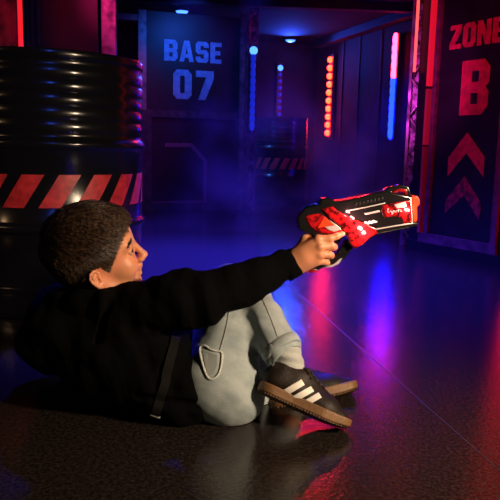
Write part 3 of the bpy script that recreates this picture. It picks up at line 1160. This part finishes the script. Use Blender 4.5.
# slow wander gives locks
wn = np.stack([np.sin(rl[:, 1] * 90 + rl[:, 0] * 40), np.sin(rl[:, 0] * 80 + rl[:, 2] * 60), np.sin(rl[:, 2] * 90 - rl[:, 1] * 50)], 1)
fw_ = (fl_ + .25 * wn) @ HR.T
fw_ -= rn * (fw_ * rn).sum(1, keepdims=True)
fw_ /= np.linalg.norm(fw_, axis=1, keepdims=True)
Ls = (.009 + .020 * tp) * dist * (.7 + .6 * rng.random(N))
lift = .25 + .40 * rng.random(N)
K = 4
pts = []
for i in range(K):
    t_ = i / (K - 1)
    pts.append(root - rn * .0006 + (fw_ * (t_ * Ls)[:, None]) + rn * (Ls * lift * (t_ - .75 * t_ * t_))[:, None])
side = np.cross(fw_, rn)
vs = []
rad = .00072 * (.8 + .5 * rng.random(N))
for i in range(K):
    rr = (rad * (1, 1, .75, .15)[i])[:, None]
    for j in range(3):
        an = 2 * math.pi * j / 3
        vs.append(pts[i] + (side * math.cos(an) + rn * math.sin(an)) * rr)
vs = np.stack(vs, 1).reshape(-1, 3)
bi = (np.arange(N) * K * 3)[:, None]
fs = []
for i in range(K - 1):
    for j in range(3):
        j2 = (j + 1) % 3
        fs.append(bi + np.array([[i * 3 + j, i * 3 + j2, (i + 1) * 3 + j2, (i + 1) * 3 + j]]))
fs = np.concatenate(fs)
st = link('strands', mesh_np('strands', vs, fs, [MAT['hair']]), parent=hair)


# ---- wrinkled cloth: displace by a few warped sine folds
def folds(V, N_, amp, seeds):
    out = np.zeros(len(V))
    for d, f, ph, a in seeds:
        d = np.array(d, float); d /= np.linalg.norm(d)
        wv = .6 * np.sin(V @ np.array((17., 23., -11.)) + ph * 3) + .5 * np.sin(V @ np.array((-31., 9., 27.)) + ph)
        x = np.sin(V @ d * f + wv * 1.7 + ph)
        out += a * np.sign(x) * np.abs(x) ** 1.5
    return V + N_ * (amp * out)[:, None]


# ---- hoodie
hd = Field((-.70, 1.16, .0), (.13, 1.74, .46), .003)
fn = V3((.36, 0, .93))
hd.cone(Pn(186, 377, 1.405), Pn(158, 366, 1.415), .122, .135, .02, (fn, .80))
hd.cone(Pn(158, 366, 1.415), Pn(118, 350, 1.43), .135, .140, .03, (fn, .78))
hd.cone(Pn(118, 350, 1.43), Pn(88, 333, 1.44), .140, .125, .03, (fn, .80))
hd.ell(Pn(186, 392, 1.40), (.065, .115, .075), None, .04)
hd.ell(Pn(128, 318, 1.36), (.075, .062, .068), None, .03)
hd.ell(Pn(112, 322, 1.375), (.07, .06, .07), None, .03)
hd.chain([SHR, ELR + V3((-.06, 0, -.006)), ELR, Pn(250, 281, 1.373), Pn(284, 266.5, 1.419)], [.064, .058, .0515, .043, .0345], .015)
hd.ell(Pn(236, 285, 1.365), (.03, .042, .043), None, .02)
hd.ell(Pn(190, 303, 1.34), (.05, .052, .055), None, .025)
hd.chain([SHL, ELL, Pn(80, 366, 1.59)], [.062, .052, .045], .015)
hd.ell(Pn(78, 335, 1.50), (.12, .09, .085), None, .03)
# hood bunched behind the neck
hd.ell(Pn(66, 322, 1.405), (.088, .085, .072), None, .03)
hd.ell(Pn(50, 343, 1.43), (.070, .095, .058), None, .03)
hd.chain([Pn(104, 302, 1.335), Pn(84, 300, 1.345), Pn(62, 302, 1.385), Pn(55, 300, 1.44), Pn(75, 292, 1.49), Pn(110, 296, 1.49)], [.020, .026, .030, .032, .028, .022], .015)
hd.chain([Pn(106, 300, 1.32), Pn(99, 335, 1.322), Pn(86, 372, 1.345)], [.014, .016, .014], .012)
# grooves: hood edge seam and underarm folds
for ps, r_ in (([(108, 300, 1.31), (100, 340, 1.31), (86, 378, 1.33)], .006), ([(128, 330, 1.29), (140, 345, 1.285), (150, 365, 1.28)], .009),
               ([(150, 330, 1.30), (160, 345, 1.285), (164, 370, 1.275)], .010), ([(182, 330, 1.31), (176, 355, 1.285), (172, 390, 1.275)], .008),
               ([(140, 395, 1.28), (170, 405, 1.27), (195, 405, 1.28)], .007)):
    for a, c in zip(ps[:-1], ps[1:]):
        hd.cone(Pn(*a), Pn(*c), r_, r_, .014, None, 'sub')
# neck opening
hd.cone(H(-.02, 0, -.075), H(-.005, 0, -.02), .050, .075, .01, None, 'sub')
# hem end, flat at the hips
X0 = Pn(205, 385, 1.36)
sl, (gx, gy, gz) = hd.block((-.3, 1.1, 0), (.1, 1.7, .22))
nn = V3((1, 0, .10)); nn /= np.linalg.norm(nn)
pd = (gx - X0[0]) * nn[0] + (gy - X0[1]) * nn[1] + (gz - X0[2]) * nn[2]
arm_free = np.minimum(pd, .19 - gz + 0 * gx + 0 * gy)                        # only below the sleeve
hd.put(sl, -arm_free, .012, 'sub')
hv_, hf2 = hd.net()
hn = hd.grad(hv_)
hv_ = folds(hv_, hn, .0026, [((.8, .2, .5), 95, .3, 1), ((.2, .5, .9), 70, 1.7, .8), ((1, -.4, .2), 140, 2.2, .5)])
hv_[:, 2] = np.maximum(hv_[:, 2], .001)
hoodie = link('hoodie', mesh_np('hoodie', hv_, hf2, [MAT['hoodie']]), parent=person)
# ribbed cuff
c0, c1 = V3(Pn(283, 267, 1.418)), V3(Pn(297.5, 261, 1.427))
ax = (c1 - c0) / np.linalg.norm(c1 - c0)
a_ = np.cross(ax, (0, 0, 1)); a_ /= np.linalg.norm(a_); b_ = np.cross(ax, a_)
b = MB(); n_ = 72; vs = []; fs = []
prof = [(0, .031), (.004, .0355), (.018, .0335), (.033, .0315), (.038, .0295), (.038, .0262), (.02, .0255)]
for x_, r_ in prof:
    for j in range(n_):
        an = 2 * math.pi * j / n_
        rr = r_ + (.0007 if j % 2 else 0)
        vs.append(c0 + ax * x_ + (a_ * math.cos(an) + b_ * math.sin(an)) * rr)
for i in range(len(prof) - 1):
    for j in range(n_):
        fs.append((i * n_ + j, i * n_ + (j + 1) % n_, (i + 1) * n_ + (j + 1) % n_, (i + 1) * n_ + j))
b.add(vs, fs).build('cuff', MAT['rib'], hoodie, smooth=True)


def on_surface(bvh, pts, out=0.0):
    res = []
    for x, y in pts:
        d = ray(x, y).normalized()
        h, nm, _, _ = bvh.ray_cast(CAM, d)
        if h is None: continue
        res.append((h + nm * out, nm))
    return res


def resample(pts, step=2.0):
    out = [pts[0]]
    for a, c in zip(pts[:-1], pts[1:]):
        n_ = max(1, int(math.hypot(c[0] - a[0], c[1] - a[1]) / step))
        out += [(a[0] + (c[0] - a[0]) * i / n_, a[1] + (c[1] - a[1]) * i / n_) for i in range(1, n_ + 1)]
    return out


def smooth_path(pts, it=2):
    for _ in range(it):
        pts = [pts[0]] + [v for a, c in zip(pts[:-1], pts[1:]) for v in
                          ((a[0] * .75 + c[0] * .25, a[1] * .75 + c[1] * .25), (a[0] * .25 + c[0] * .75, a[1] * .25 + c[1] * .75))] + [pts[-1]]
    return pts


bh = BVHTree.FromPolygons(hv_.tolist(), hf2.tolist())
# webbing strap hanging down the front
hits = on_surface(bh, resample([(176, 338), (172, 352), (164, 386), (156, 414)], 4), .003)
b = MB()
if len(hits) > 3:
    vs, fs = [], []
    for i, (p, nm) in enumerate(hits):
        t_ = (hits[min(i + 1, len(hits) - 1)][0] - hits[max(i - 1, 0)][0]).normalized()
        sd = t_.cross(nm).normalized() * .0095
        vs += [p - sd, p + sd, p + sd + nm * .002, p - sd + nm * .002]
    for i in range(len(hits) - 1):
        k = i * 4
        for j in range(4):
            fs.append((k + j, k + (j + 1) % 4, k + 4 + (j + 1) % 4, k + 4 + j))
    fs += [(0, 1, 2, 3), tuple(len(vs) - 4 + j for j in (3, 2, 1, 0))]
    strap = b.add(vs, fs).build('hanging_strap', MAT['strap'], hoodie, smooth=True, sharp=40)
    e_ = hits[-1]
    t_ = (hits[-1][0] - hits[-3][0]).normalized(); sd = t_.cross(e_[1]).normalized()
    mt = Matrix((sd, t_, e_[1])).transposed().to_4x4(); mt.translation = e_[0] + e_[1] * .001
    MB().box((0, .001, 0), (.021, .003, .0035), mt).build('strap_end', MAT['silver'], strap)

# ---- jeans
jn = Field((-.22, 1.20, .0), (.17, 1.68, .40), .0025)
jn.chain([HIR + V3((-.005, 0, .004)), Pn(229, 335, 1.40), KNR], [.089, .073, .052], .02)
jn.ell(Pn(232, 394, 1.35), (.072, .072, .072), None, .03)
jn.ell(KNR, (.050, .054, .050), None, .02)
jn.chain([KNR, Pn(263, 322, 1.38), Pn(281.5, 351, 1.332)], [.052, .0475, .0425], .014)
jn.chain([HIL, Pn(213, 332, 1.51), KNL], [.088, .072, .054], .02)
jn.ell(KNL, (.053, .053, .053), None, .02)
jn.chain([KNL, Pn(270, 345, 1.455), Pn(287, 380, 1.43)], [.055, .045, .036], .014)
jn.cone(HIR, HIL, .088, .088, .02)
jn.cone(Pn(190, 372, 1.41), Pn(190, 372, 1.46), .08, .08, .03)
jn.cone(Pn(215, 375, 1.47), Pn(248, 392, 1.46), .075, .058, .03)  # unseen bulk added under the left thigh to block blue floor reflection
# crease between thigh and calf, pocket mouth dent
for a, c, r_ in (((247, 318, 1.34), (260, 350, 1.305), .011), ((260, 350, 1.305), (266, 372, 1.295), .008)):
    jn.cone(Pn(*a), Pn(*c), r_, r_, .016, None, 'sub')
jn.ell(Pn(209, 349, 1.296), (.014, .012, .022), None, .006, 'sub')
# trouser leg ends cut square
for A, B in ((Pn(263, 322, 1.38), Pn(284, 352, 1.33)), (Pn(270, 345, 1.455), Pn(289, 385, 1.43))):
    d_ = (B - A) / np.linalg.norm(B - A)
    jn.cone(B + d_ * .05, B + d_ * .12, .05, .06, .004, None, 'sub')
jv, jf = jn.net()
jnrm = jn.grad(jv)
amp = .0009 + .0016 * np.clip((jv[:, 2] - .12) / .15, 0, 1)
jv = folds(jv, jnrm, 1, [((.5, .2, .8), 120, .4, 1)]) * 0 + folds(jv, jnrm * amp[:, None], 1, [((.45, .3, .85), 105, .4, .8), ((.9, .2, -.4), 85, 2.0, .8), ((.3, .8, .6), 160, 1.1, .45)])
jv[:, 2] = np.maximum(jv[:, 2], .001)
jeans = link('jeans', mesh_np('jeans', jv, jf, [MAT['denim']]), parent=person)
jb = BVHTree.FromPolygons(jv.tolist(), jf.tolist())


def surf_tube(name, px, rad, m, parent, bvh, out=.0, step=1.5, closed=False, n=8):
    h = on_surface(bvh, resample(px, step), out)
    if len(h) < 3: return
    return MB().tube([p for p, _ in h], rad, n).build(name, m, parent, smooth=True)


surf_tube('side_seam', smooth_path([(229, 312), (226, 330), (221, 347), (219.5, 352)]), .0019, MAT['seam'], jeans, jb)
surf_tube('side_seam', smooth_path([(262, 298), (271, 318), (278, 338)]), .0015, MAT['seam'], jeans, jb)
pk = smooth_path([(200, 352), (200, 347), (205, 345), (209, 349), (214, 351), (222, 351.5), (222, 358), (221, 368), (217.5, 377), (210, 380), (205.5, 374), (201.5, 360), (200, 352)])
surf_tube('pocket_edge', pk, .0026, MAT['stitch'], jeans, jb, .001)
pk2 = on_surface(jb, [(203, 351), (210, 353), (217, 355), (217, 366), (213, 374), (208.5, 376), (206, 368), (204.5, 360)], .0012)
if len(pk2) > 5:
    cen = sum((p for p, _ in pk2), Vector()) / len(pk2)
    MB().add([p for p, _ in pk2] + [cen], [(i, (i + 1) % len(pk2), len(pk2)) for i in range(len(pk2))]).build('pocket_lining', MAT['denim_in'], jeans, smooth=True)
# hem rings
for A, B, r_ in ((Pn(263, 322, 1.38), Pn(282.5, 350, 1.331), .0428), (Pn(270, 345, 1.455), Pn(288, 383, 1.43), .035)):
    d_ = Vector((B - A) / np.linalg.norm(B - A))
    a_ = d_.cross(Vector((0, 0, 1))).normalized(); b_ = d_.cross(a_)
    vs, fs = [], []
    n_ = 40
    prof = [(-.012, r_ - .001), (-.011, r_ + .0022), (.004, r_ + .0012), (.009, r_ - .0005), (.009, r_ - .005), (-.004, r_ - .006)]
    for x_, rr in prof:
        for j in range(n_):
            an = 2 * math.pi * j / n_
            q_ = rr * (1 + .04 * math.sin(3 * an + 1))
            vs.append(Vector(B) + d_ * x_ + (a_ * math.cos(an) + b_ * math.sin(an)) * q_)
    for i in range(len(prof) - 1):
        for j in range(n_):
            fs.append((i * n_ + j, i * n_ + (j + 1) % n_, (i + 1) * n_ + (j + 1) % n_, (i + 1) * n_ + j))
    MB().add(vs, fs).build('hem', MAT['denim'], jeans, smooth=True)
# socks
for A, B, r0_, r1_ in ((Pn(285, 350, 1.335), Pn(291, 368, 1.333), .0325, .030), (Pn(286, 378, 1.432), Pn(291, 392, 1.43), .03, .027)):
    f_ = Field(np.minimum(A, B) - .045, np.maximum(A, B) + .045, .0025)
    f_.cone(A, B, r0_, r1_, .0)
    v_, q_ = f_.net()
    v_ = folds(v_, f_.grad(v_), .0012, [((.2, .3, 1), 300, .2, 1)])
    link('sock', mesh_np('sock', v_, q_, [MAT['sock']]), parent=person)


# ---- shoes (local: x to the toe, y left, z up, sole bottom at z = 0)
def shoe(mtx, side):
    """side = -1: the outer side is local -y (right shoe)"""
    h = .0018
    up_ = Field((-.10, -.06, -.01), (.16, .06, .115), h)
    up_.cone((-.046, 0, .040), (.0, 0, .040), .0345, .034, .0)
    up_.cone((.0, 0, .040), (.075, 0, .028), .034, .036, .015)
    up_.cone((.075, 0, .026), (.112, side * -.004, .021), .036, .029, .015, ((0, 0, 1), .85))
    up_.cone((-.050, 0, .045), (-.046, 0, .080), .029, .026, .015)
    up_.cone((-.03, 0, .05), (-.012, 0, .062), .030, .030, .015)
    up_.cone((.004, 0, .076), (.055, 0, .054), .020, .017, .012)
    up_.cone((-.04, 0, .06), (.0, 0, .068), .029, .026, .012)
    up_.cone((-.024, 0, .086), (-.018, 0, .13), .023, .033, .006, None, 'sub')
    sl_, (gx, gy, gz) = up_.block((-.2, -.2, -.2), (.2, .2, .2))
    up_.put(sl_, (gz - .016) + 0 * gx + 0 * gy, .0, 'sub')
    V, F = up_.net()
    root = link('shoe', mesh_np('shoe', V, F, [MAT['suede']]), parent=person)
    tag(root, 'dark brown trainer with three white stripes and a gum sole')
    root.data.transform(mtx)

    def sole_d(gx, gy, r_add=0):
        d = None
        for (ax_, ay, ar), (bx_, by, br) in (((-.047, 0, .0365), (.0, 0, .0335)), ((.0, 0, .0335), (.075, side * .001, .0415)), ((.075, side * .001, .0415), (.114, side * -.004, .0335))):
            vx, vy = bx_ - ax_, by - ay
            t = np.clip(((gx - ax_) * vx + (gy - ay) * vy) / (vx * vx + vy * vy), 0, 1)
            q = np.sqrt((gx - ax_ - t * vx) ** 2 + (gy - ay - t * vy) ** 2) - (ar + (br - ar) * t) - r_add
            d = q if d is None else np.minimum(d, q)
        return d
    for nm, z0_, z1_, ra, m_ in (('sole', .004, .026, .0, MAT['gum']), ('tread', .0, .0055, -.0015, MAT['tread'])):
        fd = Field((-.10, -.06, -.008), (.16, .06, .045), .0016)
        sl_, (gx, gy, gz) = fd.block((-.2, -.2, -.2), (.2, .2, .2))
        lift_ = .010 * np.clip((gx - .07) / .075, 0, 1) ** 2
        dz = np.maximum(z0_ + lift_ - gz, gz - z1_ - lift_ * .5) + 0 * gy
        d2 = sole_d(gx, gy, ra) + 0 * gz
        k = .003
        d = np.minimum(np.maximum(d2 + k, dz + k), 0) + np.sqrt(np.maximum(d2 + k, 0) ** 2 + np.maximum(dz + k, 0) ** 2) - k
        if nm == 'tread':
            d = d + .0009 * np.sign(np.sin(gx * 900)) + 0 * gz
        fd.put(sl_, d, 0, 'add')
        v_, q_ = fd.net()
        o = link(nm, mesh_np(nm, v_, q_, [m_]), parent=root)
        o.data.transform(mtx)
    for (ax_, az), (bx_, bz), w_ in (((-.030, .010), (.006, .060), .0075), ((-.003, .010), (.032, .056), .0072), ((.023, .010), (.053, .050), .0068)):
        fd = Field((-.06, -.06, .01), (.09, .06, .085), .0014)
        sl_, (gx, gy, gz) = fd.block((-.2, -.2, -.2), (.2, .2, .2))
        sh = fd.d.shape
        XX = np.stack([a.ravel() for a in np.broadcast_arrays(gx, gy, gz)], 1)
        base = up_.sample(XX).reshape(sh) - .0013
        vx, vz = bx_ - ax_, bz - az
        ln = math.hypot(vx, vz); vx /= ln; vz /= ln
        s1 = (gx - ax_) * vx + (gz - az) * vz
        s2 = np.abs(-(gx - ax_) * vz + (gz - az) * vx) - w_
        d = np.maximum(np.maximum(base, s2 + 0 * gy), np.maximum(-s1, s1 - ln) + 0 * gy)
        d = np.maximum(d, .010 - side * gy + 0 * gx + 0 * gz)
        fd.put(sl_, d, 0, 'add')
        v_, q_ = fd.net()
        if len(v_):
            o = link('stripe', mesh_np('stripe', v_, q_, [MAT['stripe']]), parent=root)
            o.data.transform(mtx)
    # laces
    def topz(x, y):
        zz = np.linspace(.11, .015, 80)
        vals = up_.sample(np.stack([np.full(80, x), np.full(80, y), zz], 1))
        i = np.argmax(vals < 0)
        return zz[i] if vals.min() < 0 else .05
    b = MB()
    for i in range(5):
        x_ = .004 + i * .0125
        for sg in (-1, 1):
            ps = []
            for t_ in np.linspace(-1, 1, 9):
                yy = t_ * .015; xx = x_ + sg * t_ * .006
                ps.append((xx, yy, topz(xx, yy) + .0014))
            b.tube([mtx @ Vector(p) for p in ps], .0021, 6)
    z_ = topz(.0, 0)
    for sg in (-1, 1):                                                   # bow loops and tails
        lp = [(0.002, 0, z_ + .002), (-.002, sg * .014, z_ + .008), (.004, sg * .026, z_ + .004), (.012, sg * .026, z_ - .002), (.008, sg * .012, z_ + .003), (.002, 0, z_ + .002)]
        b.tube([mtx @ Vector(p) for p in lp], .0018, 6)
        tl = [(.002, 0, z_ + .003), (.012, sg * .012, z_ + .002), (.022, sg * .026, z_ - .010)]
        b.tube([mtx @ Vector(p) for p in tl], .0018, 6)
    b.build('laces', MAT['lace'], root, smooth=True)
    return root


shoe(SMR, -1)
shoe(SML, 1)

# ================================================================== THE TOY BLASTER
gun_pl = Plane(tuple(P(355, 220, 1.447).xy), (1, .06))
G = lambda u, v: (280 + .3 * u, 170 + .3 * v)
Hh = lambda u, v: (345 + .16 * u, 175 + .16 * v)
Kk = lambda u, v: (290 + .12 * u, 180 + .12 * v)
gc = gun_pl.w(*gun_pl.sz(318, 240))
gun = empty('toy_blaster', gc, 'glossy black and red toy blaster with orange muzzle held in the outstretched hand', 'toy')


def gpart(name, outl, th, m, parent=gun, out=0.0, bev=.0025):
    return link(name, px_shape(gun_pl, outl, th, out, bev), m, parent, smooth=False)


def gsmooth(o):
    o.data.polygons.foreach_set('use_smooth', [True] * len(o.data.polygons))
    o.data.set_sharp_from_angle(angle=R(35))
    return o


rec = [Kk(50, 310), Kk(62, 285), Kk(120, 220), Kk(232, 195), Kk(236, 165), Kk(255, 148), Kk(330, 148), Kk(372, 172), Hh(0, 152), Hh(120, 122),
       Hh(238, 96), Hh(400, 130), Hh(406, 285), Hh(440, 287), Hh(434, 310), Hh(360, 330), Hh(300, 340), Hh(180, 365), Hh(150, 385), (352, 246),
       (347, 243), (345, 234), Kk(440, 440), Kk(380, 445), Kk(280, 468), Kk(200, 462), Kk(130, 432), Kk(60, 402)]
gsmooth(gpart('receiver', [rec], .052, MAT['gloss_black'], bev=.004))
gsmooth(gpart('front_sight', [[Hh(232, 100), Hh(270, 74), Hh(330, 58), Hh(384, 68), Hh(400, 108), Hh(402, 150), Hh(372, 150), Hh(362, 96), Hh(322, 84), Hh(286, 98), Hh(258, 140), Hh(236, 140)]],
              .030, MAT['gloss_black']))
gsmooth(gpart('sight_trim', [[Hh(240, 145), Hh(298, 92), Hh(332, 80), Hh(372, 88), Hh(386, 152), Hh(374, 152), Hh(358, 100), Hh(308, 106), Hh(256, 150)]],
              .034, MAT['red_shell'], bev=.001))
gsmooth(gpart('rear_shell', [[Kk(112, 302), Kk(140, 280), Kk(240, 268), Kk(262, 280), Kk(335, 340), Kk(408, 392), Kk(430, 418), Kk(380, 432), Kk(300, 438), Kk(215, 424), Kk(150, 372)]],
              .057, MAT['red_shell'], bev=.003))
gsmooth(gpart('triangle_badge', [[Kk(210, 390), Kk(266, 300), Kk(348, 358)]], .060, MAT['orange'], bev=.001))
gsmooth(gpart('silver_badge', [[Kk(302, 314), Kk(404, 388), Kk(386, 406), Kk(350, 418), Kk(308, 406), Kk(268, 378), Kk(350, 364)]], .0595, MAT['silver'], bev=.001))
gsmooth(gpart('diagonal_band', [[Kk(250, 234), Kk(335, 208), Kk(368, 236), Kk(420, 268), (350, 217), (360, 221), (372, 226), Hh(185, 355), Hh(140, 378), (360, 243), (352, 247), (347.5, 241), (344, 233), (338, 225), (328, 217)]],
              .0605, MAT['red_shell'], bev=.003))
gsmooth(gpart('front_shell', [[Hh(212, 182), Hh(300, 165), Hh(388, 150), Hh(398, 284), Hh(345, 294), Hh(338, 262), Hh(280, 250), Hh(226, 258), Hh(206, 222)]],
              .0565, MAT['red_shell'], bev=.002))
gsmooth(gpart('front_badge', [[Hh(284, 178), Hh(354, 160), Hh(364, 190), Hh(306, 202)]], .0585, MAT['silver'], bev=.0008))
gsmooth(gpart('muzzle', [[Hh(398, 122), Hh(438, 128), Hh(450, 150), Hh(450, 178), Hh(434, 196), Hh(436, 268), Hh(430, 286), Hh(406, 288)]],
              .044, MAT['orange'], bev=.003))
gsmooth(gpart('lower_highlight', [[Hh(150, 330), Hh(290, 306), Hh(402, 290), Hh(402, 297), Hh(290, 314), Hh(150, 338)]], .055, MAT['silver'], bev=.0006))  # highlight along the lower edge put in as a silver strip
gsmooth(gpart('top_line', [[Hh(-5, 214), Hh(120, 190), Hh(232, 166), Hh(232, 172), Hh(120, 197), Hh(-5, 221)]], .0548, MAT['silver'], bev=.0005))
gsmooth(gpart('slide_bar', [[Hh(100, 232), Hh(195, 212), Hh(200, 224), Hh(112, 242)]], .056, MAT['silver'], bev=.0012))
for i in range(8):
    u_ = 46 + i * 23
    v_ = 184 - i * 5
    gsmooth(gpart('rail_rib', [[Hh(u_, v_ - 14), Hh(u_ + 13, v_ - 17), Hh(u_ + 13, v_), Hh(u_, v_ + 3)]], .056, MAT['black_plastic'], bev=.001))
gsmooth(gpart('grip', [[(311, 231), (334, 235), (330.5, 244), (327, 254), (323, 266), (318, 269), (304, 269.5), (304.5, 264), (308, 253), (310, 243)]],
              .040, MAT['black_plastic'], bev=.006))
gsmooth(gpart('trigger_guard', [[(345, 240), (354, 244), (344, 258), (336, 262.5), (318, 267), (317, 262), (331, 258), (337, 253)]], .026, MAT['gloss_black'], bev=.003))
gsmooth(gpart('guard_trim', [[(322, 266.5), (333, 263), (338.5, 258), (341, 257), (338, 262.5), (331, 266)]], .030, MAT['silver'], bev=.001))
gsmooth(gpart('butt_plate', [[(302, 266), (316, 268), (316, 270.5), (309, 271), (303, 269)]], .046, MAT['red_shell'], bev=.001))
gsmooth(gpart('trigger', [[(335, 236), (341, 236), (340.5, 240), (337.5, 243.5), (335.5, 243)]], .012, MAT['black_plastic'], bev=.0015))
# white print: slashes and small script marks
for i in range(4):
    u_ = 70 + i * 24
    o = gpart('print_mark', [[Hh(u_, 300 - i * 4), Hh(u_ + 16, 286 - i * 5), Hh(u_ + 44, 302 - i * 6), Hh(u_ + 30, 308 - i * 6)]], .0548, MAT['white'], bev=0)
strokes = [[(242, 206), (252, 204), (247, 212), (244, 218), (250, 226), (258, 222)], [(264, 214), (268, 226), (276, 226), (280, 212)],
           [(280, 212), (276, 234), (268, 238)], [(288, 214), (286, 224), (296, 224), (298, 212)], [(304, 214), (318, 210)], [(312, 206), (310, 224)],
           [(326, 208), (324, 220), (334, 218)]]
b = MB()
for st_ in strokes:
    ps = [gun_pl.w(*gun_pl.sz(*Hh(*p)), .0288) for p in st_]
    b.tube(ps, .0009, 6)
b.build('script_mark', MAT['white'], gun)
lampm = glow('toy_lamp', (1., .30, .30), 4)
for (u_, v_), rr, pw in (((80, 325), .0042, .05), ((104, 352), .003, .03), ((34, 262), .0026, .02), ((372, 212), .0032, .03), ((8, 225), .002, .012)):
    p = gun_pl.w(*gun_pl.sz(*Hh(u_, v_)), .0300)
    b = MB(); b.lathe([(rr * math.sin(q), -rr * math.cos(q)) for q in np.linspace(.1, math.pi - .1, 9)], 14, p)
    b.build('lamp', lampm, gun, smooth=True)
    lo = lamp('POINT', 'toy_lamp', gun_pl.w(*gun_pl.sz(*Hh(u_, v_)), .042), (0, 0, 0), (1., .35, .32), pw * 4, .003)

# ------------------------------------------------------------------ render look
w = bpy.data.worlds.new('world')
SC.world = w
w.use_nodes = True
w.node_tree.nodes['Background'].inputs[0].default_value = (.004, .004, .006, 1)
w.node_tree.nodes['Background'].inputs[1].default_value = .3
SC.view_settings.view_transform = 'Standard'
SC.view_settings.look = 'None'
SC.view_settings.exposure = 0
SC.view_settings.gamma = 1
SC.view_settings.use_curve_mapping = False
SC.cycles.use_denoising = True
SC.cycles.max_bounces = 6
SC.cycles.volume_bounces = 0
SC.cycles.volume_step_rate = 2.0
